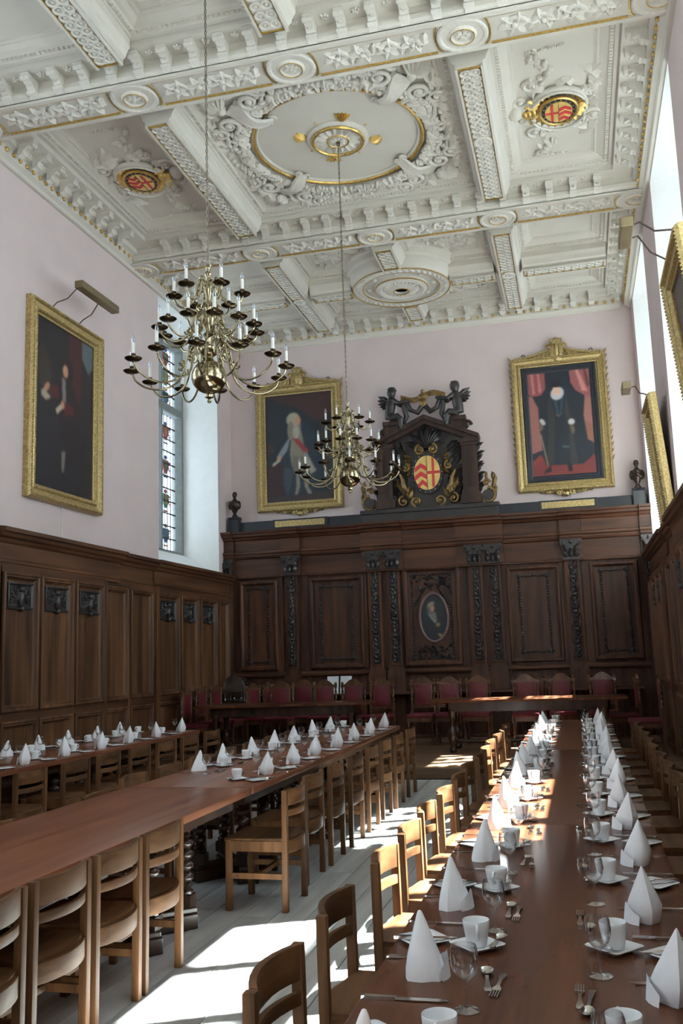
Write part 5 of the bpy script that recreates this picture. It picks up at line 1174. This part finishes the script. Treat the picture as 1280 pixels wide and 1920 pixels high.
# ------------------------------------------------------------------ place settings (local: diner faces +x, origin at the table edge)
def napkin_mesh(kind, seed):
    r = random.Random(seed); m = MB(); n = 20; vs = []
    if kind == 0:                                     # fan-shaped pleated cone with a blunt tip
        H = 0.155; tip = (r.uniform(-0.015, 0.015), r.uniform(0.0, 0.02), H)
        lv = [(0.0, 1.0), (0.12, 0.97), (0.3, 0.84), (0.5, 0.64), (0.7, 0.42), (0.85, 0.26), (0.94, 0.16), (0.985, 0.09)]
        for t, k in lv:
            for j in range(n):
                q = 2*PI*j/n; rr = 0.056*k*(1+(0.12*math.sin(3*q+seed)+0.05*math.sin(8*q+seed))*(1-0.5*t))
                vs.append((tip[0]*t+rr*0.95*math.cos(q), tip[1]*t+rr*1.2*math.sin(q), H*t))
        base = 0.066
    else:                                             # kite-shaped fold: narrow foot, wide below the middle, pointed top
        H = 0.176; tx, ty = r.uniform(-0.02, 0.01), r.uniform(-0.022, 0.022); tip = (tx, ty, H)
        lv = [(0.0, 0.80), (0.12, 0.92), (0.28, 1.0), (0.45, 0.80), (0.62, 0.56), (0.78, 0.34), (0.9, 0.17), (0.97, 0.07)]
        for t, k in lv:
            for j in range(n):
                q = 2*PI*j/n; c, s_ = math.cos(q), math.sin(q)
                e = 1.0/(abs(c)+abs(s_))*0.55+0.45     # squarish diamond section
                rr = 0.060*k*e*(1+0.05*math.sin(5*q+seed))
                vs.append((tip[0]*t+rr*0.95*c, tip[1]*t+rr*1.15*s_, H*t))
    vs.append(tip); L = len(lv)
    fs = [(i*n+j, i*n+(j+1) % n, (i+1)*n+(j+1) % n, (i+1)*n+j) for i in range(L-1) for j in range(n)]+[((L-1)*n+j, (L-1)*n+(j+1) % n, L*n) for j in range(n)]
    m.add(vs, fs)
    # folded cuff standing off the front
    N = 7; vs = []
    for k in range(N):
        q = -0.9+1.8*k/(N-1)+r.uniform(-0.05, 0.05); hh = 0.05*(1-abs(2*k/(N-1)-1)*0.7)
        vs += [(0.068*math.cos(q), 0.074*math.sin(q), 0.0), (0.061*math.cos(q), 0.070*math.sin(q), hh+0.012)]
    m.add(vs, [(2*k, 2*k+2, 2*k+3, 2*k+1) for k in range(N-1)])
    return m
nap_protos = [[napkin_mesh(k, s).build('napkin', M_napkin, smooth=48) for s in (1, 2, 3)] for k in (0, 1)]
def cup_mesh():
    return MB().lathe([(0.0,0.004),(0.024,0.004),(0.025,0.0),(0.028,0.002),(0.034,0.03),(0.0385,0.056),(0.0395,0.071),(0.0385,0.072),(0.0365,0.069),(0.035,0.056),(0.030,0.03),(0.022,0.010),(0.0,0.009)], 24)
def square_dish(s, lip):
    m = MB(); rc = 0.012; levels = [(s*0.62, 0.0), (s*0.66, 0.003), (s*0.98, lip), (s, lip+0.003), (s*0.97, lip+0.004), (s*0.66, 0.007), (0.001, 0.006)]
    def loop(a, z):
        pts = []; rr = min(rc, a*0.5)
        for k, (sx, sy) in enumerate(((1,1),(-1,1),(-1,-1),(1,-1))):
            for j in range(3): q = PI/2*k+PI/4*j; pts.append((sx*(a-rr)+rr*math.cos(q), sy*(a-rr)+rr*math.sin(q), z))
        return pts
    vs = []; n = 12
    for a, z in levels: vs += loop(a, z)
    fs = [(i*n+j, i*n+(j+1) % n, (i+1)*n+(j+1) % n, (i+1)*n+j) for i in range(len(levels)-1) for j in range(n)]+[tuple(range(n-1, -1, -1)), tuple((len(levels)-1)*n+j for j in range(n))]
    return m.add(vs, fs)
def glass_mesh():
    P = [(0.0,0.0),(0.031,0.0),(0.032,0.002),(0.020,0.004),(0.006,0.009),(0.0042,0.02),(0.0038,0.05),(0.005,0.066),(0.014,0.072),(0.027,0.086),(0.034,0.105),(0.0345,0.122),(0.0325,0.142),(0.030,0.150),(0.0292,0.150),(0.0315,0.141),(0.0333,0.122),(0.0328,0.105),(0.026,0.088),(0.013,0.075),(0.0,0.072)]
    return MB().lathe(P, 20)
def bar(m, pts):                                      # flat cutlery strip: (x, halfwidth, z, thickness)
    vs = []
    for x, w, z, t in pts: vs += [(x,-w,z),(x,w,z),(x,w,z+t),(x,-w,z+t)]
    fs = [(0,1,2,3)[::-1], tuple(len(vs)-4+k for k in range(4))]
    for i in range(len(pts)-1):
        for j in range(4): fs.append((i*4+j, i*4+(j+1) % 4, (i+1)*4+(j+1) % 4, (i+1)*4+j))
    return m.add(vs, fs)
def handle(L): return [(0.0,0.007,0.001,0.005),(0.012,0.010,0.001,0.006),(0.03,0.008,0.002,0.005),(L*0.6,0.0045,0.003,0.005),(L,0.0045,0.003,0.004)]
def knife_mesh(L=0.22): return bar(bar(MB(), [(0,0.006,0.0,0.008),(0.01,0.009,0.0,0.009),(0.04,0.0075,0.0,0.008),(0.085,0.007,0.0,0.008),(0.09,0.009,0.0,0.008)]), [(0.09,0.008,0.002,0.002),(0.15,0.0095,0.002,0.002),(L-0.02,0.009,0.002,0.002),(L,0.003,0.002,0.0015)])
def fork_mesh(L=0.19):
    m = bar(MB(), handle(L-0.085)+[(L-0.075,0.005,0.004,0.003),(L-0.06,0.011,0.003,0.003),(L-0.045,0.012,0.003,0.002)])
    for k in range(4): y = -0.0098+0.0065*k; m.box(L-0.046, y-0.0018, 0.003, L, y+0.0018, 0.006)
    return m
def spoon_mesh(L=0.18):
    m = bar(MB(), handle(L-0.06)); M = lambda u, v, h: (u, v, h); N = 10
    vs = [(L-0.03, 0, 0.002)]+[(L-0.03+0.032*math.cos(2*PI*k/N), 0.020*math.sin(2*PI*k/N)*(1 if math.cos(2*PI*k/N) > -0.3 else 0.85), 0.009) for k in range(N)]+[(L-0.03+0.02*math.cos(2*PI*k/N), 0.012*math.sin(2*PI*k/N), 0.0035) for k in range(N)]
    fs = [(0, 11+k, 11+(k+1) % N) for k in range(N)]+[(11+k, 1+k, 1+(k+1) % N, 11+(k+1) % N) for k in range(N)]
    return m.add(vs, fs)
PR = {}
def proto_of(k, mk, mat, smooth=40):
    o = mk().build(k, mat, smooth=smooth); PR[k] = [o, False]; return o
proto_of('saucer', lambda: square_dish(0.062, 0.012), M_white); proto_of('side_plate', lambda: square_dish(0.066, 0.009), M_white)
proto_of('wine_glass', glass_mesh, M_glass, 60); proto_of('dinner_knife', knife_mesh, M_steel, 30); proto_of('butter_knife', lambda: knife_mesh(0.19), M_steel, 30)
proto_of('dinner_fork', fork_mesh, M_steel, 30); proto_of('dessert_spoon', spoon_mesh, M_steel, 50); proto_of('teaspoon', lambda: spoon_mesh(0.13), M_steel, 50); proto_of('dessert_fork', lambda: fork_mesh(0.17), M_steel, 30)
cup_root = empty('coffee_cup'); cup_body = cup_mesh().build('cup_body', M_white, cup_root, smooth=50)
cup_handle = MB().tube([(0.036,0,0.062),(0.052,0,0.064),(0.060,0,0.052),(0.056,0,0.036),(0.036,0,0.026)], [0.006,0.005,0.005,0.005,0.006], 8).build('cup_handle', M_white, cup_root, smooth=60)
KIDS[cup_root.name] = [cup_body, cup_handle]; cup_used = [False]; nap_used = {}
def put_item(k, loc, rz, label, cat, group):
    o, u = PR[k]
    if u: o = inst(o)
    else: PR[k][1] = True
    o.location = loc; o.rotation_euler = (0, 0, rz); return tag(o, label, cat, group)
def setting(xe, y, d, where, grp, kind, full, seed):
    """xe = table edge, d = +1 when the diner faces +x; y = seat centre"""
    r = random.Random(seed); base = 0 if d > 0 else PI
    def P(a, b): return (xe+d*a, y+d*b, TT+0.0005)
    s = seed % 3; key = (kind, s)
    o = nap_protos[kind][s]
    if key in nap_used: o = inst(o)
    nap_used[key] = 1
    x, yy, z = P(0.135+r.uniform(-0.015, 0.015), (0.05 if d > 0 else -0.04)+r.uniform(-0.02, 0.02)); o.location = (x, yy, z); o.rotation_euler = (0, 0, base+r.uniform(-0.25, 0.25)+(0.3 if kind else 0)); o.scale = (1, 1, r.uniform(0.94, 1.06))
    tag(o, 'folded white napkin, %s' % where, 'napkin', 'napkins on the '+grp)
    sx, sy, sz = P(0.25, 0.285)
    put_item('saucer', (sx, sy, sz), PI/4+r.uniform(-0.12, 0.12), 'square white saucer, %s' % where, 'saucer', 'saucers on the '+grp)
    if not cup_used[0]: c = cup_root; cup_used[0] = True
    else: c = copy_tree(cup_root)
    c.location = (sx, sy, sz+0.0075); c.rotation_euler = (0, 0, r.uniform(-0.5, 0.5)+(-PI/2 if d > 0 else PI/2)); tag(c, 'white coffee cup, %s' % where, 'cup', 'cups on the '+grp)
    px, py, pz = P(0.085, 0.325)
    put_item('side_plate', (px, py, pz), PI/4+r.uniform(-0.15, 0.15), 'square white side plate, %s' % where, 'plate', 'side plates on the '+grp)
    gx, gy, gz = P(0.285+r.uniform(-0.015, 0.015), -0.19+r.uniform(-0.02, 0.02))
    put_item('wine_glass', (gx, gy, gz), 0, 'clear stemmed wine glass, %s' % where, 'wine glass', 'wine glasses on the '+grp)
    a, b, c2 = P(0.005, -0.155); put_item('dinner_knife', (a, b, c2), base+r.uniform(-0.05, 0.05), 'silver dinner knife, %s' % where, 'knife', 'dinner knives on the '+grp)
    a, b, c2 = P(0.005, 0.165); put_item('dinner_fork', (a, b, c2), base+r.uniform(-0.05, 0.08), 'silver dinner fork, %s' % where, 'fork', 'dinner forks on the '+grp)
    a, b, c2 = P(0.315, -0.075); put_item('dessert_spoon', (a, b, c2), base+PI/2+r.uniform(-0.12, 0.12), 'silver dessert spoon, %s' % where, 'spoon', 'dessert spoons on the '+grp)
    if full:
        a, b, c2 = P(0.0, 0.30); put_item('butter_knife', (a, b, c2+0.013), base+r.uniform(0.1, 0.3), 'silver butter knife on plate, %s' % where, 'knife', 'butter knives on the '+grp)
        a, b, c2 = P(0.305, 0.29); put_item('teaspoon', (a-d*0.01, b-d*0.05, c2+0.012), base+PI/2+r.uniform(-0.3, 0.3), 'silver teaspoon on saucer, %s' % where, 'spoon', 'teaspoons on the '+grp)
        a, b, c2 = P(0.345, 0.06); put_item('dessert_fork', (a, b, c2), base-PI/2+r.uniform(-0.1, 0.1), 'silver dessert fork, %s' % where, 'fork', 'dessert forks on the '+grp)
SL = [1.84, 2.57, 3.24, 3.99, 4.66, 5.33, 6.02, 6.70, 7.36, 8.02, 8.68, 9.33, 9.98, 10.62, 11.25]
SR = [1.78, 2.47, 3.17, 3.98, 4.72, 5.39, 6.06, 6.76, 7.42, 8.07, 8.72, 9.37, 10.01, 10.64, 11.25]
for i, y in enumerate(SL): setting(-0.602, y, 1, '%s from near end, aisle side of right table' % ORD[i], 'right-hand table, aisle side', 0, i < 9, 100+i)
for i, y in enumerate(SR): setting(0.284, y, -1, '%s from near end, wall side of right table' % ORD[i], 'right-hand table, wall side', 1, i < 9, 200+i)
for i, y in enumerate([6.74, 7.43, 8.10, 8.80, 9.50, 10.25, 11.05]): setting(-2.21, y, -1, '%s from near end, right side of centre table' % ORD[i], 'centre table, right side', 1, i < 3, 300+i)
for i, y in enumerate([6.98, 7.50, 8.20, 8.85, 9.55, 10.25, 10.95]): setting(-3.13, y, 1, '%s from near end, left side of centre table' % ORD[i], 'centre table, left side', 0, i < 3, 400+i)
for i, y in enumerate([6.85, 7.48, 8.14, 8.82, 9.45, 10.15, 10.86]): setting(-4.74, y, -1, '%s from near end, right side of left table' % ORD[i], 'left table, right side', 1, False, 500+i)
for i, y in enumerate([7.55, 8.15, 8.72, 9.3, 9.9, 10.5]): setting(-5.66, y, 1, '%s from near end, left side of left table' % ORD[i], 'left table, left side', 0, False, 600+i)

# ------------------------------------------------------------------ red leather chairs and high tables on the dais
def twist(m, x, y, z0, z1, r, n=22):
    P = []; N = int((z1-z0)/0.012)
    vs = []; k0 = 10
    for i in range(N+1):
        z = z0+(z1-z0)*i/N
        for k in range(k0):
            q = 2*PI*k/k0; rr = r*(0.78+0.24*math.cos(2*q-z*85))
            vs.append((x+rr*math.cos(q), y+rr*math.sin(q), z))
    fs = [(i*k0+k, i*k0+(k+1) % k0, (i+1)*k0+(k+1) % k0, (i+1)*k0+k) for i in range(N) for k in range(k0)]
    m.add(vs, fs); return m
def make_red_chair():
    r = empty('red_leather_chair'); W = 0.185
    for sg in (-1, 1):
        y = sg*W
        m = MB().box(-0.02, y-0.02, 0, 0.02, y+0.02, 0.62); twist(m, 0, y, 0.62, 0.92, 0.021)
        m.box(-0.02, y-0.022, 0.92, 0.02, y+0.022, 0.97).lathe([(0.018,0.97),(0.026,0.985),(0.02,1.005),(0.0,1.01)], 10, (0, y, 0)); m.build('back_post', M_redwood, r, smooth=50)
        m = MB().box(0.39, y-0.02, 0.0, 0.43, y+0.02, 0.06); twist(m, 0.41, y, 0.06, 0.34, 0.02); m.box(0.39, y-0.02, 0.34, 0.43, y+0.02, 0.43); m.build('front_leg', M_redwood, r, smooth=50)
        MB().box(0.0, y-0.012, 0.12, 0.40, y+0.012, 0.15).build('side_stretcher', M_redwood, r, smooth=0)
    YM = lambda u, v, h: (h, u, v)
    arc = [(-0.13, 0.93), (-0.175, 0.93), (-0.175, 0.965), (-0.14, 0.97)]+[(-0.13+0.26*k/10, 0.98+0.075*math.sin(PI*k/10)) for k in range(11)]+[(0.14, 0.97), (0.175, 0.965), (0.175, 0.93), (0.13, 0.93)]
    MB().prism(YM, arc, -0.015, 0.018).build('crest_rail', M_redwood, r, smooth=0)
    MB().frame(YM, -0.15, 0.58, 0.15, 0.95, [(0,-0.015),(0,0.02),(0.02,0.022),(0.025,0.008)]).mbox(YM, -0.15, 0.58, -0.016, 0.15, 0.95, -0.01).build('back_frame', M_redwood, r, smooth=0)
    MB().mbox(YM, -0.127, 0.605, -0.005, 0.127, 0.935, 0.024).build('red_back_pad', M_leather, r, smooth=30, bevel=0.008)
    MB().box(-0.02, -W, 0.56, 0.015, W, 0.60).box(-0.015, -W, 0.36, 0.43, W, 0.43).build('seat_frame', M_redwood, r, smooth=0)
    MB().box(0.005, -W-0.02, 0.425, 0.45, W+0.02, 0.485).build('red_seat', M_leather, r, smooth=30, bevel=0.02)
    MB().box(0.19, -W, 0.12, 0.215, W, 0.15).build('cross_stretcher', M_redwood, r, smooth=0)
    return r
red_proto = make_red_chair(); red_used = [False]; KIDS[red_proto.name] = [o for o in bpy.data.objects if o.parent == red_proto]
def red_chair(x, y, face, label, s=1.0):
    if red_used[0]: o = copy_tree(red_proto)
    else: o = red_proto; red_used[0] = True
    o.location = (x, y, DZ); o.rotation_euler = (0, 0, face); o.scale = (s, s, s)
    return tag(o, label, 'chair', 'red leather chairs on the dais')
F_ = -PI/2                                            # facing the viewer
seen = [(-4.93, 15.1, 'red leather chair behind the left high table, dark crest, in front of the lighter one'), (-4.77, 15.85, 'light-crested red leather chair against the far wall shelf, left part'),
        (-4.22, 15.25, 'red leather chair in front of the left white card'), (-3.72, 15.25, 'red leather chair in front of the right white card'), (-3.26, 15.35, 'red leather chair just right of the left high table'),
        (-2.60, 15.55, 'red leather chair alone in the gap between the high tables'), (-2.16, 15.55, 'red leather chair behind the left corner of the right high table'), (-1.68, 15.55, 'red leather chair behind the left part of the right high table'),
        (-0.90, 15.33, 'red leather chair in front of a light-crested one behind the right high table'), (-0.80, 15.97, 'light-crested red leather chair against the far wall behind the right high table'), (-0.34, 15.5, 'red leather chair behind the right half of the right high table'), (0.30, 15.5, 'shaded red leather chair behind the right end of the right high table')]
for x, y, l in seen: red_chair(x, y, F_+rj.uniform(-0.06, 0.06), l, 1.03)
red_chair(-6.16, 13.95, 0.0, 'red leather chair side-on tucked under the left end of the left high table'); red_chair(-6.14, 14.50, -0.05, 'red leather chair side-on behind the one at the left table end')
red_chair(-6.08, 15.0, -0.1, 'red leather chair side-on in front of the silver dish, twisted front leg showing'); red_chair(-5.56, 15.42, -0.3, 'red leather chair turned sideways just right of the silver dish'); red_chair(-5.47, 15.97, -0.15, 'red leather chair second to the right of the silver dish')
red_chair(0.78, 14.75, PI+0.1, 'red leather chair side-on at the right end of the right high table'); red_chair(1.02, 13.6, PI, 'red leather chair side-on against the right panelling')
def bulb_leg(h):
    return [(0.035,0.0),(0.05,0.02),(0.055,0.05),(0.03,0.08),(0.032,0.10),(0.055,0.16),(0.075,0.24),(0.07,0.30),(0.045,0.36),(0.03,0.40),(0.042,0.43),(0.03,0.46),(0.045,0.52),(0.048,h-0.06),(0.06,h-0.04),(0.06,h)]
def high_table(x, y, L, D, rz, label, extra):
    r = empty('high_table', (x, y, DZ), rz); tag(r, label, 'table')
    H = 0.765
    MB().box(-L/2, -D/2, H-0.035, L/2, D/2, H).build('tabletop', M_tabler, r, smooth=30, bevel=0.006)
    MB().box(-L/2+0.25, -D/2+0.08, H-0.17, L/2-0.25, -D/2+0.11, H-0.034).box(-L/2+0.25, D/2-0.11, H-0.17, L/2-0.25, D/2-0.08, H-0.034).box(-L/2+0.25, -D/2+0.08, H-0.17, -L/2+0.28, D/2-0.08, H-0.034).box(L/2-0.28, -D/2+0.08, H-0.17, L/2-0.25, D/2-0.08, H-0.034).build('frieze', M_tleg, r, smooth=0)
    for sx in (-1, 1):
        for sy in (-1, 1):
            MB().lathe([(a, z) for a, z in bulb_leg(H-0.14)], 16, (sx*(L/2-0.32), sy*(D/2-0.12), 0), lobes=0).build('turned_leg', M_tleg, r, smooth=50)
        MB().tube([(sx*(L/2-0.32), -D/2+0.12+(D-0.24)*k/14, 0.14) for k in range(15)], [0.035 if k % 2 else 0.026 for k in range(15)], 8).build('end_stretcher', M_tleg, r)
    MB().tube([(-L/2+0.32+(L-0.64)*k/30, 0, 0.14) for k in range(31)], [0.034 if k % 2 else 0.026 for k in range(31)], 8).build('long_stretcher', M_tleg, r)
high_table(-4.52, 14.05, 2.75, 0.85, 0.10, 'dark high table on the dais at left with carved frieze', 0)
high_table(-0.82, 14.30, 2.85, 0.85, -0.0, 'dark high table on the dais at right with a sunlit top', 0)
# ------------------------------------------------------------------ brass chandeliers
def spline(P, n=26):
    P = [Vector((a, 0, b)) for a, b in P]; out = []
    Q = [P[0]*2-P[1]]+P+[P[-1]*2-P[-2]]; seg = len(P)-1
    for i in range(n+1):
        t = i/n*seg; k = min(int(t), seg-1); u = t-k; p0, p1, p2, p3 = Q[k:k+4]
        out.append(tuple(0.5*((2*p1)+(p2-p0)*u+(2*p0-5*p1+4*p2-p3)*u*u+(3*p1-p0-3*p2+p3)*u**3)))
    return out
XZ = lambda u, v, h: (u, h, v)
def arm_mesh(P, r, curls):
    m = MB().tube(spline(P), r, 7)
    for (u, v, a, R, d) in curls: m.scroll(XZ, u, v, a, R, 1.4, r*0.85, d, n=5, h=0)
    return m
TIERS = [  # count, offset, arm curve (r, z about the ball centre), scrolls
    (12, 0.0, [(0.05,0.22),(0.10,0.27),(0.155,0.24),(0.18,0.12),(0.235,-0.02),(0.35,-0.085),(0.48,-0.075),(0.575,-0.01),(0.605,0.06)], [(0.15,0.17,PI/2,0.04,1),(0.21,0.085,0,0.03,-1)]),
    (12, 15.0, [(0.04,0.47),(0.07,0.52),(0.11,0.49),(0.13,0.40),(0.18,0.31),(0.26,0.275),(0.335,0.30),(0.375,0.345),(0.38,0.375)], [(0.11,0.42,PI/2,0.032,1),(0.16,0.36,0,0.028,-1)]),
    (6, 30.0, [(0.03,0.74),(0.055,0.78),(0.085,0.75),(0.10,0.67),(0.14,0.60),(0.195,0.575),(0.245,0.60),(0.268,0.64),(0.27,0.665)], [(0.085,0.69,PI/2,0.028,1),(0.12,0.64,0,0.022,-1)])]
arm_p = []
for n, off, P, cu in TIERS: arm_p.append(arm_mesh(P, 0.0085, cu))
pan_m = MB().lathe([(0.008,-0.022),(0.012,-0.012),(0.05,-0.004),(0.066,0.008),(0.067,0.011),(0.05,0.002),(0.014,0.004),(0.013,0.012),(0.019,0.018),(0.013,0.024),(0.013,0.034),(0.018,0.038),(0.018,0.046),(0.0,0.046)], 16)
can_m = MB().lathe([(0.0125,0.0),(0.0125,0.085),(0.009,0.090),(0.0,0.090)], 10)
bul_m = MB().lathe([(0.008,0.0),(0.013,0.012),(0.0135,0.022),(0.009,0.042),(0.003,0.058),(0.0,0.062)], 10)
def chandelier(x, y, z, top, label):
    r = empty('chandelier', (x, y, z)); tag(r, label, 'chandelier', 'brass chandeliers')
    MB().ell((0,0,0), (0.138,0.138,0.134), None, 32, 20).build('brass_ball', M_brass, r, smooth=80)
    MB().lathe([(0.0,-0.215),(0.014,-0.205),(0.02,-0.19),(0.012,-0.175),(0.034,-0.165),(0.036,-0.15),(0.016,-0.14),(0.04,-0.128),(0.05,-0.11),(0.0,-0.10)], 16).build('finial', M_brass, r, smooth=50)
    sh = [(0.06,0.10),(0.045,0.13),(0.03,0.16),(0.07,0.19),(0.075,0.23),(0.03,0.26),(0.026,0.31),(0.045,0.34),(0.03,0.37),(0.05,0.42),(0.058,0.47),(0.028,0.50),(0.022,0.55),(0.038,0.58),(0.024,0.61),(0.024,0.65),(0.04,0.70),(0.045,0.74),(0.022,0.77),(0.018,0.82),(0.03,0.845),(0.016,0.87),(0.022,0.90),(0.0,0.91)]
    MB().lathe(sh, 16).build('turned_shaft', M_brass, r, smooth=50)
    # scroll ornaments between the arms
    m = MB()
    for zc, R, n in ((0.30, 0.10, 10), (0.56, 0.075, 8), (0.80, 0.06, 6)):
        for k in range(n):
            q = 2*PI*k/n; M = lambda u, v, h: (u*math.cos(q), u*math.sin(q), v)
            m.scroll(M, R, zc, -PI/2, R*0.38, 1.3, 0.007, 1, n=5, h=0); m.scroll(M, R*1.15, zc-R*0.5, PI/2, R*0.28, 1.2, 0.006, -1, n=5, h=0)
    stuff(m.build('scroll_ornaments', M_brass, r, smooth=60))
    for ti, (n, off, P, cu) in enumerate(TIERS):
        for k in range(n):
            q = math.radians(off+360*k/n-90)+YAW
            if ti not in ARM:
                a = arm_p[ti].build('arm', M_brass, r, smooth=60); ARM[ti] = a
            else: a = inst(ARM[ti], r)
            a.rotation_euler = (0, 0, q)
            e = (P[-1][0], 0, P[-1][1])
            if 'pan' not in ARM:
                p = pan_m.build('drip_pan', M_dbrass, a, smooth=50); c = can_m.build('candle_sleeve', M_candle, a, smooth=50); b = bul_m.build('candle_bulb', M_bulb, a, smooth=60); ARM['pan'] = (p, c, b)
            else: p, c, b = [inst(o, a) for o in ARM['pan']]
            p.location = e; c.location = (e[0], 0, e[2]+0.044); b.location = (e[0], 0, e[2]+0.133)
    # chain
    m = MB(); zz = 0.905; k = 0; rx = 0.008
    MB().tube([(0.022*math.cos(q*PI/6), 0, 0.922+0.022*math.sin(q*PI/6)) for q in range(12)], 0.005, 5, True).build('hanging_ring', M_brass, r)
    zz = 0.935
    while zz < top-z:
        a = k % 2; pts = []
        for q in range(8):
            c, s = rx*math.cos(q*PI/4), 0.021*math.sin(q*PI/4); pts.append((c if a else 0, 0 if a else c, zz+0.017+s))
        m.tube(pts, 0.0042, 4, True); zz += 0.033; k += 1
    stuff(m.build('chain', M_chain, r, smooth=60))
    return r
ARM = {}
chandelier(-2.66, 6.5, 3.795, 7.84, 'nearer tiered brass chandelier with electric candles hanging over the centre table')
chandelier(-2.57, 10.71, 3.77, 8.16, 'farther tiered brass chandelier with electric candles in front of the far wall')

# ------------------------------------------------------------------ small things on the dais
sb = empty('side_table', (-6.0, 15.95, DZ)); tag(sb, 'dark side table under the silver dish behind the left high table', 'table')
MB().box(-0.42, -0.22, 0.70, 0.42, 0.22, 0.735).build('tabletop', M_tleg, sb, smooth=0, bevel=0.006)
for sx in (-1, 1):
    for sy in (-1, 1): MB().lathe([(0.025,0.0),(0.03,0.1),(0.02,0.14),(0.032,0.3),(0.02,0.5),(0.03,0.62),(0.03,0.70)], 10, (sx*0.36, sy*0.17, 0)).build('leg', M_tleg, sb, smooth=50)
dz = DZ+0.736
ds = empty('silver_serving_dish', (-6.02, 15.95, dz)); ds.scale = (1.12, 1.12, 1.12); tag(ds, 'silver roll-top serving dish with domed cover beside the left panelling', 'serving dish')
m = MB(); n = 16; vs = []
for k in range(n+1):
    q = PI*k/n; vs += [(-0.17*math.cos(q)-0.03, -0.14, 0.20+0.19*math.sin(q)), (-0.17*math.cos(q)-0.03, 0.14, 0.20+0.19*math.sin(q))]
fs = [(2*k, 2*k+1, 2*k+3, 2*k+2) for k in range(n)]+[tuple(range(0, 2*n+2, 2)), tuple(range(1, 2*n+2, 2))]
m.add(vs, fs).build('domed_cover', M_silver, ds, smooth=30)
MB().tube([(-0.175*math.cos(PI*k/20)-0.03, -0.145, 0.20+0.195*math.sin(PI*k/20)) for k in range(21)], 0.012, 6).build('cover_rim', M_silver, ds)
MB().box(-0.22, -0.15, 0.13, 0.17, 0.15, 0.20).build('water_pan', M_silver, ds, smooth=0, bevel=0.01)
MB().box(-0.20, -0.14, 0.0, 0.15, 0.14, 0.02).build('base_tray', M_silver, ds, smooth=0, bevel=0.006)
for sx in (-0.19, 0.14):
    for sy in (-0.12, 0.12): MB().lathe([(0.02,0.0),(0.014,0.03),(0.012,0.07),(0.016,0.10),(0.014,0.14)], 10, (sx, sy, 0)).build('leg', M_silver, ds, smooth=50)
for sx in (-0.08, 0.04): MB().lathe([(0.03,0.02),(0.035,0.05),(0.02,0.075),(0.0,0.08)], 12, (sx, 0, 0)).build('burner', M_silver, ds, smooth=50)
MB().tube([(0.16,-0.1,0.17),(0.24,-0.1,0.20),(0.30,-0.1,0.20),(0.33,-0.1,0.19)], 0.012, 6).ell((0.35,-0.1,0.19), 0.025).build('side_handle', M_silver, ds)
for x, t, l in ((-4.37, 0.04, 'left of two white cards propped on the far wall shelf'), (-4.13, -0.03, 'right of two white cards propped on the far wall shelf')):
    c = MB().hexa([(-0.105,0,0),(0.105,0,0),(0.105,0.004,0),(-0.105,0.004,0),(-0.105,0.08,0.305),(0.105,0.08,0.305),(0.105,0.084,0.305),(-0.105,0.084,0.305)]).build('white_card', M_paper, smooth=0, loc=(x, 16.32, 0.957))
    c.rotation_euler = (0, 0, t); tag(c, l, 'card')
bpy.context.view_layer.update()
